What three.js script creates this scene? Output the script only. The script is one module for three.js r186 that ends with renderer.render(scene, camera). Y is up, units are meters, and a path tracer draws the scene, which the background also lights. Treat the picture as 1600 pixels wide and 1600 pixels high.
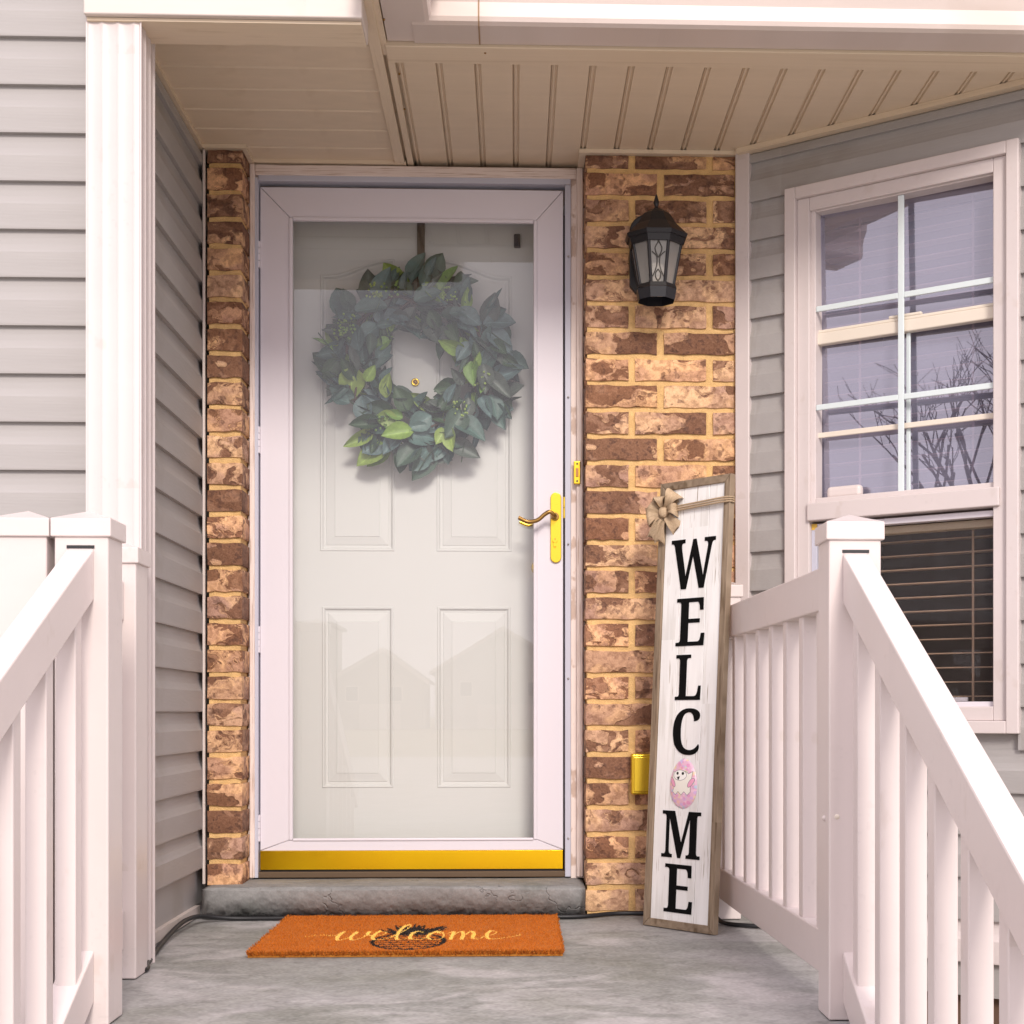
import * as THREE from 'three';
import { mergeGeometries } from 'three/addons/utils/BufferGeometryUtils.js';
import { RoundedBoxGeometry } from 'three/addons/geometries/RoundedBoxGeometry.js';
import { FontLoader } from 'three/addons/loaders/FontLoader.js';
import { TextGeometry } from 'three/addons/geometries/TextGeometry.js';

// ---------------------------------------------------------------- camera, sky, sun, exposure
const scene = new THREE.Scene();
const FOC = 2300, PX = 885, PY = 1115, YAW = Math.atan(80 / FOC);   // measured on the 1600 px photograph
const EYE = new THREE.Vector3(0, 0.594, 4.34);
const camera = new THREE.PerspectiveCamera(2 * Math.atan(800 / FOC) * 180 / Math.PI, 1, 0.05, 900);
camera.position.copy(EYE);
camera.rotation.y = -YAW;
camera.setViewOffset(1600, 1600, 800 - PX, 800 - PY, 1600, 1600);   // shift lens: level camera, verticals stay vertical
scene.add(camera);

const renderer = new THREE.WebGLRenderer({ antialias: true });
renderer.setSize(1024, 1024);
renderer.toneMapping = THREE.LinearToneMapping;
renderer.toneMappingExposure = 1.92;
renderer.shadowMap.enabled = true;
renderer.shadowMap.type = THREE.PCFSoftShadowMap;

// seeded noise
let seed = 20240611;
const rnd = () => { seed = (seed + 0x6D2B79F5) | 0; let t = Math.imul(seed ^ (seed >>> 15), 1 | seed); t = (t + Math.imul(t ^ (t >>> 7), 61 | t)) ^ t; return ((t ^ (t >>> 14)) >>> 0) / 4294967296; };
const rr = (a, b) => a + (b - a) * rnd();
const hash = (x, y) => { let h = Math.imul(x, 374761393) + Math.imul(y, 668265263); h = Math.imul(h ^ (h >>> 13), 1274126177); return ((h ^ (h >>> 16)) >>> 0) / 4294967296; };
function vn(x, y) {
  const xi = Math.floor(x), yi = Math.floor(y), fx = x - xi, fy = y - yi, u = fx * fx * (3 - 2 * fx), v = fy * fy * (3 - 2 * fy);
  const a = hash(xi, yi), b = hash(xi + 1, yi), c = hash(xi, yi + 1), d = hash(xi + 1, yi + 1);
  return a + (b - a) * u + (c - a) * v + (a - b - c + d) * u * v;
}
function fbm(x, y, o = 4) { let s = 0, a = 0.5, n = 0; for (let i = 0; i < o; i++) { s += a * vn(x, y); n += a; a *= 0.5; x = x * 2.03 + 17.3; y = y * 2.03 + 9.1; } return s / n; }
const sst = (a, b, x) => { const t = Math.min(1, Math.max(0, (x - a) / (b - a))); return t * t * (3 - 2 * t); };
const mix = (a, b, t) => [a[0] + (b[0] - a[0]) * t, a[1] + (b[1] - a[1]) * t, a[2] + (b[2] - a[2]) * t];

// overcast lavender sky
{
  const w = 512, h = 256, d = new Float32Array(w * h * 4);
  for (let j = 0; j < h; j++) for (let i = 0; i < w; i++) {
    const el = (j / (h - 1) - 0.5) * Math.PI, az = i / w * Math.PI * 2;
    const up = Math.max(0, Math.sin(el));
    const q = 1.6 / (up + 0.25);
    const c = fbm(Math.cos(az) * q * Math.cos(el) + 7, Math.sin(az) * q * Math.cos(el) + 3, 4);
    const v = (0.92 + 0.22 * up) * (0.82 + 0.36 * c);
    const k = [v * 0.81, v * 0.745, v * 0.80];
    if (el < -0.02) { k[0] *= 0.4; k[1] *= 0.4; k[2] *= 0.4; }
    d.set([k[0], k[1], k[2], 1], (j * w + i) * 4);
  }
  const sky = new THREE.DataTexture(d, w, h, THREE.RGBAFormat, THREE.FloatType);
  sky.mapping = THREE.EquirectangularReflectionMapping; sky.magFilter = sky.minFilter = THREE.LinearFilter; sky.needsUpdate = true;
  scene.background = sky; scene.environment = sky;
}
const sun = new THREE.DirectionalLight(new THREE.Color(1, 0.92, 0.84), 1.4);
sun.position.set(1.5, 6.1, 8.9); sun.target.position.set(0, 0.8, 0);
sun.castShadow = true; sun.shadow.radius = 27; sun.shadow.mapSize.set(2048, 2048);
Object.assign(sun.shadow.camera, { left: -6, right: 6, top: 6, bottom: -6, near: 0.5, far: 40 });
scene.add(sun, sun.target);

// ---------------------------------------------------------------- photo pixel -> place
function ray(px, py) {
  const x = (px - PX) / FOC, y = -(py - PY) / FOC, c = Math.cos(YAW), s = Math.sin(YAW);
  return new THREE.Vector3(x * c + s, y, x * s - c);           // camera turned by -YAW about y
}
const W = (px, py, z) => { const d = ray(px, py); return EYE.clone().addScaledVector(d, (z - EYE.z) / d.z); };
const X = (px, z, py = 800) => W(px, py, z).x, Y = (py, z, px = 700) => W(px, py, z).y;
const G = (px, py, y = 0) => { const d = ray(px, py); return EYE.clone().addScaledVector(d, (y - EYE.y) / d.y); };
const BAY = 36.35 * Math.PI / 180;
const bay0 = new THREE.Vector3(X(1160, 0, 600), 0, 0);
const bayU = new THREE.Vector3(Math.cos(BAY), 0, Math.sin(BAY)), bayN = new THREE.Vector3(-Math.sin(BAY), 0, Math.cos(BAY));
function B(px, py, off = 0) {                                   // place on the slanted bay wall: [along, height]
  const d = ray(px, py), p0 = bay0.clone().addScaledVector(bayN, off);
  const t = p0.clone().sub(EYE).dot(bayN) / d.dot(bayN), p = EYE.clone().addScaledVector(d, t);
  return [p.clone().sub(p0).dot(bayU), p.y];
}

// ---------------------------------------------------------------- helpers
const taken = {};
function numbered(n) { taken[n] = (taken[n] ?? -1) + 1; return taken[n] ? n + '_' + String(taken[n]).padStart(3, '0') : n; }
function tag(o, label, category, group) { o.userData.label = label; o.userData.category = category; if (group) o.userData.group = group; return o; }
function thing(name, label, category, pos = [0, 0, 0], group) {
  const o = new THREE.Group(); o.name = numbered(name); o.position.set(...pos); scene.add(o); return tag(o, label, category, group);
}
function part(name, geo, mat, parent, pos, rot) {
  const m = new THREE.Mesh(geo, mat); m.name = name; if (pos) m.position.set(...pos); if (rot) m.rotation.set(...rot); parent.add(m); return m;
}
function struct(name, geo, mat, pos) { const m = part(numbered(name), geo, mat, scene, pos); m.userData.kind = 'structure'; return m; }
function boxAt(x0, x1, y0, y1, z0, z1, bev = 0) {
  const w = x1 - x0, h = y1 - y0, d = z1 - z0;
  const g = bev ? new RoundedBoxGeometry(w, h, d, 2, bev) : new THREE.BoxGeometry(w, h, d);
  return g.translate((x0 + x1) / 2, (y0 + y1) / 2, (z0 + z1) / 2);
}
function extrude(pts, depth, bev = 0, seg = 1) {
  const s = new THREE.Shape(pts.map(p => new THREE.Vector2(p[0], p[1])));
  return new THREE.ExtrudeGeometry(s, { depth, bevelEnabled: bev > 0, bevelSize: bev, bevelThickness: bev, bevelSegments: seg, bevelOffset: -bev });
}
function grid(nu, nv, f) {                                      // f(u,v) -> [x,y,z], u,v in 0..1
  const P = [], U = [], I = [];
  for (let j = 0; j <= nv; j++) for (let i = 0; i <= nu; i++) { P.push(...f(i / nu, j / nv)); U.push(i / nu, j / nv); }
  for (let j = 0; j < nv; j++) for (let i = 0; i < nu; i++) { const a = j * (nu + 1) + i, b = a + 1, c = a + nu + 1, d = c + 1; I.push(a, b, d, a, d, c); }
  const g = new THREE.BufferGeometry();
  g.setAttribute('position', new THREE.Float32BufferAttribute(P, 3)); g.setAttribute('uv', new THREE.Float32BufferAttribute(U, 2)); g.setIndex(I); g.computeVertexNormals();
  return g;
}
const tube = (pts, r, seg = 24, rad = 8, closed = false) => new THREE.TubeGeometry(new THREE.CatmullRomCurve3(pts.map(p => p.isVector3 ? p : new THREE.Vector3(...p)), closed), seg, r, rad, closed);
function planarUV(g, sx, sy, ox = 0, oy = 0, ax = 'x', ay = 'y') {
  const p = g.attributes.position, u = new Float32Array(p.count * 2), k = { x: 0, y: 1, z: 2 };
  for (let i = 0; i < p.count; i++) { u[i * 2] = (p.array[i * 3 + k[ax]] - ox) / sx; u[i * 2 + 1] = (p.array[i * 3 + k[ay]] - oy) / sy; }
  g.setAttribute('uv', new THREE.BufferAttribute(u, 2)); return g;
}
// textures: f(x,y in 0..1) -> [r,g,b sRGB 0..255, height 0..1]
function texture(w, h, f, rep) {
  const c = new Uint8Array(w * h * 4), b = new Uint8Array(w * h * 4);
  for (let j = 0; j < h; j++) for (let i = 0; i < w; i++) {
    const k = f(i / w, j / h), o = (j * w + i) * 4, hh = Math.max(0, Math.min(255, k[3] * 255));
    c[o] = Math.max(0, Math.min(255, k[0])); c[o + 1] = Math.max(0, Math.min(255, k[1])); c[o + 2] = Math.max(0, Math.min(255, k[2])); c[o + 3] = 255;
    b[o] = b[o + 1] = b[o + 2] = hh; b[o + 3] = 255;
  }
  const mk = (d, srgb) => { const t = new THREE.DataTexture(d, w, h); t.wrapS = t.wrapT = THREE.RepeatWrapping; t.magFilter = THREE.LinearFilter; t.minFilter = THREE.LinearMipmapLinearFilter; t.generateMipmaps = true; if (srgb) t.colorSpace = THREE.SRGBColorSpace; if (rep) t.repeat.set(...rep); t.needsUpdate = true; return t; };
  return { map: mk(c, true), bump: mk(b, false) };
}
const lin = (r, g, b) => new THREE.Color().setRGB(r, g, b);
const std = (c, roughness = 0.6, o = {}) => new THREE.MeshStandardMaterial({ color: c, roughness, ...o });
const phys = (c, roughness = 0.5, o = {}) => new THREE.MeshPhysicalMaterial({ color: c, roughness, ...o });

// ---------------------------------------------------------------- materials
const vinylT = texture(512, 512, (x, y) => {                    // faint grime and embossed grain
  const n = fbm(x * 9, y * 40, 4), g = fbm(x * 30, y * 300, 2), s = sst(0.62, 0.8, fbm(x * 5 + 3, y * 5, 4));
  const v = 244 + 10 * (n - 0.5) - 10 * s; return [v, v - 1 - 2 * s, v - 2 - 5 * s, g];
});
const railT = texture(512, 512, (x, y) => {                     // scuffs and specks on vinyl
  const n = fbm(x * 6, y * 6, 4), s = sst(0.66, 0.76, fbm(x * 14 + 3, y * 9, 4)) * sst(0.5, 0.7, fbm(x * 50, y * 30 + 8, 3)), d = sst(0.80, 0.86, vn(x * 120 + 9, y * 120)) * sst(0.6, 0.75, fbm(x * 5 + 70, y * 5, 2));
  const v = 250 + 8 * (n - 0.5) - 7 * s - 5 * d; return [v, v - 1.5 * s, v - 4 * s, n];
});
const M = {};
M.siding = std(lin(0.40, 0.382, 0.375), 0.55, { map: vinylT.map, bumpMap: vinylT.bump, bumpScale: 0.0004 });
M.white = std(lin(0.655, 0.58, 0.565), 0.42, { map: railT.map });
M.rail = std(lin(0.70, 0.615, 0.59), 0.34, { map: railT.map });
M.soffit = std(lin(0.79, 0.655, 0.495), 0.5, { map: vinylT.map });
M.gutter = std(lin(0.72, 0.62, 0.575), 0.35, { map: vinylT.map });
M.trim = std(lin(0.70, 0.62, 0.575), 0.45, { map: vinylT.map });
M.storm = std(lin(0.69, 0.645, 0.69), 0.32);
M.zbar = std(lin(0.50, 0.50, 0.58), 0.4);
const casingT = texture(256, 1024, (x, y) => {
  const n = fbm(x * 5, y * 40, 4), c = sst(0.6, 0.72, fbm(x * 12 + 5, y * 22, 4));
  const k = mix([226, 210, 202], [178, 150, 132], c * 0.65); const v = 10 * (n - 0.5); return [k[0] + v, k[1] + v, k[2] + v, n * 0.6 + 0.4 * (1 - c)];
});
M.casing = std(0xffffff, 0.55, { map: casingT.map, bumpMap: casingT.bump, bumpScale: 0.0008 });
M.door = std(lin(0.585, 0.59, 0.56), 0.5);
M.glass = phys(0xffffff, 0.0, { transmission: 1, thickness: 0, ior: 1.76 });
M.clearGlass = phys(0xffffff, 0.0, { transmission: 1, thickness: 0, ior: 1.4 });
M.paneGlass = phys(lin(0.60, 0.58, 0.78), 0.0, { transmission: 1, thickness: 0, ior: 2.2, metalness: 0.32 });
const brassT = texture(1024, 64, (x, y) => { const n = fbm(x * 6, 0.5 + y * 0.04, 3), f = fbm(x * 60, y * 160, 2); return [246 + 8 * (n - 0.5), 196 + 20 * (n - 0.5), 30, 0.08 + 0.2 * n + 0.03 * f]; });
M.brass = std(0xffffff, 1, { map: brassT.map, roughnessMap: brassT.bump, metalness: 0.95 });
M.brassDark = std(lin(0.30, 0.17, 0.05), 0.35, { metalness: 0.8 });
M.brassBright = std(lin(0.88, 0.60, 0.05), 0.22, { metalness: 0.85 });
M.dark = std(lin(0.012, 0.012, 0.014), 0.5);
M.iron = std(lin(0.020, 0.019, 0.021), 0.36, { metalness: 0.3 });
M.lampGlass = phys(lin(0.78, 0.76, 0.72), 0.3, { transmission: 0.75, thickness: 0, ior: 1.5 });
M.lead = std(lin(0.07, 0.065, 0.06), 0.5, { metalness: 0.4 });
M.cable = std(lin(0.012, 0.012, 0.014), 0.5);
M.grille = std(lin(0.66, 0.73, 0.74), 0.4);
M.cream = std(lin(0.74, 0.66, 0.56), 0.45);
M.slat = std(lin(0.50, 0.33, 0.22), 0.55);
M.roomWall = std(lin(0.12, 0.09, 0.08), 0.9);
M.screw = std(lin(0.45, 0.43, 0.42), 0.4, { metalness: 0.7 });
// brick, mortar, concrete
const brickT = texture(2048, 1024, (x, y) => {
  const X0 = x * 21, Y0 = y * 10.5, wx = fbm(X0 * 0.9 + 31, Y0 * 1.2, 4) - 0.5, wy = fbm(X0 * 0.9, Y0 * 1.2 + 57, 4) - 0.5;
  const lo = fbm(X0 * 0.33 + 300, Y0 * 1.1 + 70, 2) - 0.5, a = fbm(X0 * 0.55 + wx * 5.2, Y0 * 0.9 + wy * 4.4, 5) + lo * 0.34, b = fbm(X0 * 1.4 + wy * 3 + 90, Y0 * 1.9 + wx * 3, 4), f = fbm(X0 * 9, Y0 * 9, 3), f2 = vn(X0 * 40, Y0 * 40);
  let k = mix([114, 80, 58], [140, 100, 76], b); k = mix(k, [72, 45, 34], sst(0.56, 0.75, f) * 0.6);
  const sw = 0.008 + 0.07 * sst(0.45, 0.7, fbm(X0 * 0.8 + 500, Y0 * 0.8, 2)), smear = sst(0.468 - sw, 0.472 + sw, a); let tan = mix([194, 154, 124], [222, 180, 138], sst(0.4, 0.62, b)); tan = mix(tan, [172, 134, 116], sst(0.5, 0.7, fbm(X0 * 1.1 + 200, Y0 * 1.3, 3)) * 0.8);
  k = mix(k, tan, smear * (0.72 + 0.26 * sst(0.3, 0.6, f)));
  const wash = sst(0.5, 0.72, fbm(X0 * 2.2 + wx * 6 + 11, Y0 * 3.4 + wy * 6 + 5, 4)); k = mix(k, [176, 138, 112], wash * 0.5 * (1 - smear));
  const rim = 1 - sst(0.0, 0.016, Math.abs(a - 0.461)); k = mix(k, [222, 180, 138], rim * 0.75);
  const crack = 1 - sst(0.0, 0.012, Math.abs(a - 0.50)); k = mix(k, [84, 56, 42], crack * 0.5 * sst(0.45, 0.6, b));
  const pit = 0.5 * sst(0.69, 0.77, fbm(X0 * 5 + 40, Y0 * 5, 3)); k = mix(k, [66, 44, 36], pit * 0.7);
  const v = (f2 - 0.5) * 26 + (f - 0.5) * 30;
  return [k[0] + v, k[1] + v * 0.9, k[2] + v * 0.8, 0.3 + 0.4 * smear + 0.2 * rim + 0.3 * f + 0.12 * f2 - 0.35 * pit - 0.2 * crack];
});
M.brick = std(0xffffff, 0.85, { map: brickT.map, bumpMap: brickT.bump, bumpScale: 0.0045 });
const mortarT = texture(512, 512, (x, y) => { const n = fbm(x * 14, y * 14, 4), f = vn(x * 190, y * 190), v = 34 * (n - 0.5) + 20 * (f - 0.5); return [220 + v, 180 + v * 0.9, 122 + v * 0.7, 0.5 * n + 0.5 * f]; }, [2, 2]);
M.bricks = [[1, 1, 1], [0.86, 0.82, 0.8], [1.08, 1.0, 0.94], [0.92, 0.9, 0.92], [1.0, 0.94, 0.86]].map(c => std(lin(...c), 0.85, { map: brickT.map, bumpMap: brickT.bump, bumpScale: 0.006 }));
M.mortar = std(0xffffff, 0.95, { map: mortarT.map, bumpMap: mortarT.bump, bumpScale: 0.003 });
const floorT = texture(1024, 1024, (x, y) => {
  const u = x * 7, v = y * 7, w = fbm(u * 0.8 + 9, v * 1.4, 4) - 0.5;
  const a = fbm(u * 0.9 + w * 2, v * 1.2 + w, 5), b = fbm(u * 1.5 + 40 + w * 3, v * 2.1 + w * 3, 5), f = vn(x * 420, y * 420), g = fbm(x * 70, y * 70, 3);
  let k = mix([140, 140, 136], [160, 158, 157], sst(0.34, 0.64, a)); k = mix(k, [190, 185, 185], sst(0.5, 0.74, b) * 0.6); k = mix(k, [120, 121, 112], sst(0.52, 0.78, fbm(u * 1.1 + 80, v * 1.6 + 12, 5)) * 0.55);
  const pit = sst(0.72, 0.8, fbm(x * 90 + 3, y * 90, 2)), n = (f - 0.5) * 22 + (g - 0.5) * 26 - pit * 10; return [k[0] + n, k[1] + n, k[2] + n, 0.5 + 0.3 * (g - 0.5) + 0.15 * f - 0.2 * pit];
});
M.floor = std(0xffffff, 0.62, { map: floorT.map, bumpMap: floorT.bump, bumpScale: 0.002 });
const stepT = texture(1024, 512, (x, y) => {
  const u = x * 10, v = y * 5, a = fbm(u, v * 1.4, 5), f = vn(x * 500, y * 250), g = fbm(u * 7, v * 7, 4), c = Math.abs(fbm(u * 1.6 + 7, v * 1.6, 5) - 0.5);
  const cr = (1 - sst(0, 0.008, c)) * sst(0.5, 0.62, fbm(u * 0.9 + 50, v + 4, 3)); let k = mix([122, 121, 119], [146, 145, 144], a);
  k = mix(k, [98, 103, 98], sst(0.55, 0.75, fbm(u * 0.6 + 11, v * 0.6, 3)) * 0.6); const n = (f - 0.5) * 12 + (g - 0.5) * 24 - cr * 26; return [k[0] + n, k[1] + n, k[2] + n, 0.5 + (g - 0.5) * 0.7 - 0.6 * cr];
});
M.step = std(0xffffff, 0.85, { map: stepT.map, bumpMap: stepT.bump, bumpScale: 0.006 });
M.foundation = std(lin(0.13, 0.075, 0.05), 0.9);

// ================================================================ large structure
const CEIL = Y(236, 0, 1000);
const zDoor = -0.13;
const groundT = texture(512, 512, (x, y) => { const n = fbm(x * 18, y * 18, 5), f = vn(x * 200, y * 200), k = mix([120, 116, 82], [156, 146, 112], n), v = (f - 0.5) * 40; return [k[0] + v, k[1] + v, k[2] + v, f]; }, [160, 160]);
struct('ground', new THREE.PlaneGeometry(640, 640).rotateX(-Math.PI / 2), std(0xffffff, 1, { map: groundT.map }), [0, -0.78, 150]);
struct('bounce_paving', planarUV(new THREE.PlaneGeometry(16, 40).rotateX(-Math.PI / 2), 2.4, 2.4, 0, 0, 'x', 'z'), M.floor, [1.5, -0.776, 21.9]);  // unseen pale concrete, added so light bounces up to the soffit
const slabX0 = -1.12, slabX1 = 0.70, slabZ = 1.66;
struct('porch_floor', planarUV(boxAt(slabX0, slabX1, -0.16, 0, -0.4, slabZ), 2.4, 2.4, -1.2, -0.5, 'x', 'z'), M.floor);
struct('porch_foundation', boxAt(slabX0 + 0.03, slabX1 - 0.03, -0.78, -0.162, -0.4, slabZ - 0.03), M.foundation);
for (let i = 0; i < 3; i++) struct('porch_stair', planarUV(boxAt(-0.70, 0.52, -0.78, -0.195 * (i + 1), slabZ + 0.28 * i + 0.002, slabZ + 0.28 * (i + 1)), 2.2, 2.2, 0, 0, 'x', 'z'), M.floor);
struct('roof', boxAt(-4, 4, CEIL + 0.32, CEIL + 0.42, -3.5, 0.80), std(lin(0.06, 0.05, 0.05), 0.9));  // unseen slab put above the ceiling to block sky light

struct('leak_stop_wall', boxAt(-1.3, 0.9, -0.1, CEIL + 0.3, -0.46, -0.345), M.roomWall);  // backing added behind the doors to stop sky light leaking through gaps
// siding boards (dutch lap), one geometry of unit length along x, bottom edge at y = 0
const LAP = 0.1143;
const boardGeo = (() => {
  const p = [[0, 0], [0.017, 0], [0.0175, 0.004], [0.0165, 0.060], [0.0135, 0.066], [0.0085, 0.080], [0.0055, 0.096], [0.0045, LAP + 0.001], [0, LAP + 0.001]];
  const g = extrude(p, 1); g.rotateY(Math.PI / 2); g.scale(1, 1, -1);    // profile x -> +z, extrusion -> +x
  const pos = g.attributes.position; for (let i = 0; i < pos.count; i++) pos.array[i * 3 + 0] = Math.abs(pos.array[i * 3]), pos.array[i * 3 + 2] = Math.abs(pos.array[i * 3 + 2]);
  const idx = []; for (let i = 0; i < pos.count; i += 3) idx.push(i, i + 2, i + 1); g.setIndex(idx); const h = g.toNonIndexed(); h.computeVertexNormals(); return planarUV(h, 1.3, 0.9);
})();
function sidingWall(label, pos, turn, len, y0, y1, base, opts = {}) {
  const t = thing('siding_wall', label, 'wall', pos); t.rotation.y = turn;
  part('sheathing', boxAt(0, len, y0, y1, -0.08, 0), M.siding, t);
  let y = base; while (y - LAP >= y0 - 0.001) y -= LAP;
  for (; y < y1 - 0.01; y += LAP) {
    let runs = [[0.001, len - 0.001]];
    if (opts.hole) { const [a, b, c, d] = opts.hole; if (y + LAP > c && y < d) runs = [[0.001, a], [b, len - 0.001]]; }
    for (const [a, b] of runs) {
      const m = part('siding_board', boardGeo, opts.pick ? opts.pick(y) : M.siding, t, [a, y, 0.001]); m.scale.x = b - a;
      if (y + LAP > y1) m.scale.y = (y1 - y) / LAP;
    }
  }
  return t;
}
// left front wall
const zL = 0.79;
sidingWall('grey horizontal siding wall on the street side, beyond the fluted corner post', [-3.2, 0, zL], 0, 3.2 + X(136, zL) + 0.06, -0.7, CEIL + 0.32, Y(433, zL + 0.017, 60));
// left return wall facing the door step (local x runs from the brick towards the street)
const xL = X(316, 0.0) - 0.018;
{
  const len = zL + 0.13;
  sidingWall('grey horizontal siding return wall between fluted corner post and narrow brick pier', [xL, 0, -0.13], -Math.PI / 2, 0, 0, 0, 0).removeFromParent();
  taken.siding_wall--;
  const t = sidingWall('grey horizontal siding return wall between fluted corner post and narrow brick pier', [xL, 0, zL], Math.PI / 2, len, 0.035, CEIL, W(314, 1112, 0).y);
  part('corner_channel', boxAt(zL - 0.004, zL + 0.012, 0.095, CEIL - 0.013, 0.019, X(320.5, 0) - xL, 0.002), M.trim, t);
  part('starter_strip', boxAt(0, len - 0.14, 0.005, 0.035, 0, 0.014), M.trim, t);
}
// fluted corner post
{
  const x0 = X(134, 0.92), x1 = X(221, 0.92), z1 = 0.92, z0 = zL - 0.0, y1 = Y(27, 0.92, 180);
  const t = thing('corner_post', 'white fluted vinyl corner post where the two siding walls meet', 'post');
  const p = []; const fl = (q) => 0.0035 * Math.abs(Math.sin(q * Math.PI * 3.5)) ** 0.7;
  for (let i = 0; i <= 42; i++) { const q = i / 42; p.push([x0 + (x1 - x0) * q, -(z1 - fl(q) * (q > 0.03 && q < 0.97 ? 1 : 0))]); }
  for (let i = 1; i <= 30; i++) { const q = i / 30; p.push([x1 - (q < 0.96 ? 0.004 * Math.abs(Math.sin(q * Math.PI * 3)) ** 0.6 : 0), -(z1 - (z1 - z0) * q)]); }
  p.push([xL - 0.02, -z0 + 0.0], [xL - 0.02, -(z0 - 0.02)], [x0, -(z0 - 0.02)]);
  const g = extrude(p, y1).rotateX(-Math.PI / 2);
  part('fluted_sleeve', planarUV(g, 1.1, 1.1), M.white, t);
}
// front beam and its lower lip
{
  const t = thing('porch_beam', 'cream wrapped porch beam resting on the fluted corner post', 'beam');
  const xHb = X(622, 0.2, 200), x0 = X(130, 0.94), x1 = X(566, 0.94), yb = Y(24, 0.94, 300);
  part('return_board', boxAt(x1 + 0.001, xHb - 0.036, CEIL - 0.006, CEIL + 0.32, 0.78, 0.90), M.soffit, t);
  part('beam_wrap', boxAt(x0, x1, yb, CEIL + 0.32, 0.80, 0.94, 0.004), M.trim, t);
  part('drip_lip', boxAt(x0 + 0.004, x1 - 0.004, yb - 0.008, yb - 0.001, 0.81, 0.925), M.soffit, t);
}
// porch ceiling
const xH = X(622, 0.2, 200);
{
  const t = thing('porch_ceiling', 'tan grooved vinyl porch ceiling above the front door', 'ceiling');
  const zb = zDoor - 0.03;
  part('backing', boxAt(-1.2, 3.0, CEIL + 0.012, CEIL + 0.03, zb - 0.2, 0.76), M.soffit, t);
  // left: boards run from side to side
  const w = 0.134; for (let z = 0.80, i = 0; z - w > zb - 0.1; z -= w, i++) {
    const g = extrude([[0.005, 0.009], [0.006, 0.004], [0.010, 0], [w - 0.003, 0], [w - 0.001, 0.004], [w, 0.009], [w, 0.0115], [0.005, 0.0115]], 1); // x -> depth, y -> up
    g.rotateY(Math.PI / 2).translate(0, 0, 0);
    const m = part('ceiling_board', planarUV(g, 0.9, 0.9, 0, 0, 'x', 'z'), M.soffit, t, [-1.0, CEIL, z]); m.scale.x = xH - 0.006 + 1.0;
  }
  // right: boards run from front to back, double grooves
  const v = 0.0988, front = 0.595, xs = X(680, front, 95) - 0.0; let x = xs - v; x = xs; while (x - v > xH - 0.06) x -= v;
  const pg = extrude([[0.0015, 0.006], [0.0045, 0.006], [0.0055, 0.0015], [0.0095, 0.0015], [0.0105, 0.006], [0.0145, 0.006], [0.0165, 0], [v - 0.002, 0], [v, 0.006], [v, 0.011], [0.0015, 0.011]], front - zb + 0.1);
  planarUV(pg, 0.9, 0.9, 0, 0, 'x', 'z');
  for (; x < 2.8; x += v) part('ceiling_board', pg, M.soffit, t, [x, CEIL, zb - 0.1]);
  // joint channel between the two fields, two lips with a dark gap
  part('joint_channel', boxAt(xH - 0.034, xH - 0.004, CEIL - 0.009, CEIL + 0.004, zDoor, 1.04, 0.002), M.soffit, t);
  part('joint_channel', boxAt(xH + 0.004, xH + 0.022, CEIL - 0.007, CEIL + 0.004, zDoor, 0.62, 0.002), M.soffit, t);
  part('front_channel', boxAt(xH + 0.006, 3.0, CEIL - 0.012, CEIL + 0.01, 0.592, 0.685, 0.003), M.soffit, t);
  part('wall_channel', boxAt(-0.95, xH, CEIL - 0.010, CEIL, zDoor + 0.0, zDoor + 0.03), M.soffit, t);
  part('wall_channel', boxAt(xL, xL + 0.022, CEIL - 0.012, CEIL, -0.1, 0.79), M.soffit, t);
  // channel round the brick tops
  for (const [a, b] of [[xL + 0.02, X(386, 0)], [X(905, 0, 240), bay0.x + 0.012]]) part('pier_channel', boxAt(a, b, CEIL - 0.012, CEIL - 0.0005, -0.13, 0.014), M.soffit, t);
  const bc = part('bay_channel', boxAt(0, 1.6, CEIL - 0.016, CEIL - 0.0005, 0, 0.04), M.soffit, t); bc.position.copy(bay0); bc.rotation.y = -BAY;
  for (const [a, b] of [[624, 115], [632, 170], [600, 30], [758, 82]]) { const p = G(a, b, CEIL - 0.011); part('nail', new THREE.SphereGeometry(0.003, 8, 6), M.brassDark, t, [p.x, CEIL - 0.012, p.z]); }
}
// gutter along the right eave with a mitred leg coming forward
{
  const t = thing('roof_gutter', 'tan metal rain gutter with a mitred inside corner along the eave', 'gutter');
  const prof = [[0, 0], [0.098, 0], [0.108, 0.006], [0.112, 0.016], [0.113, 0.05], [0.122, 0.075], [0.138, 0.095], [0.142, 0.125], [0, 0.125]];
  const y0 = CEIL - 0.004, zg = 0.688, xi = X(656, 0.80, 33), xo = X(606, zg, 66);
  const g = extrude(prof, 3.2); g.rotateY(-Math.PI / 2); // profile x -> z, depth -> -x
  const run = part('gutter_run', planarUV(g, 1.3, 1.3), M.gutter, t, [3.2 + xi - 0.02, y0, zg]);
  const g2 = extrude(prof, 0.36);
  part('gutter_leg', planarUV(g2, 1.3, 1.3), M.gutter, t, [xo, y0 + 0.003, zg + 0.004]);
  const px = X(750, 0.74, 60); part('joint_strap', extrude(prof.map(p => [p[0] ? p[0] + 0.0015 : 0, p[1] ? p[1] + 0.001 : -0.0015]), 0.0035).rotateY(-Math.PI / 2), std(lin(0.34, 0.22, 0.13), 0.8), t, [px, y0, zg]).scale.set(1, 1, 1);
  part('fascia', boxAt(xH - 0.03, xo - 0.003, CEIL - 0.004, CEIL + 0.3, 0.62, 1.05), M.soffit, t);
  part('fascia', boxAt(xo, 3.0, CEIL + 0.011, CEIL + 0.3, 0.60, 0.684), M.soffit, t);
}
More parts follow.
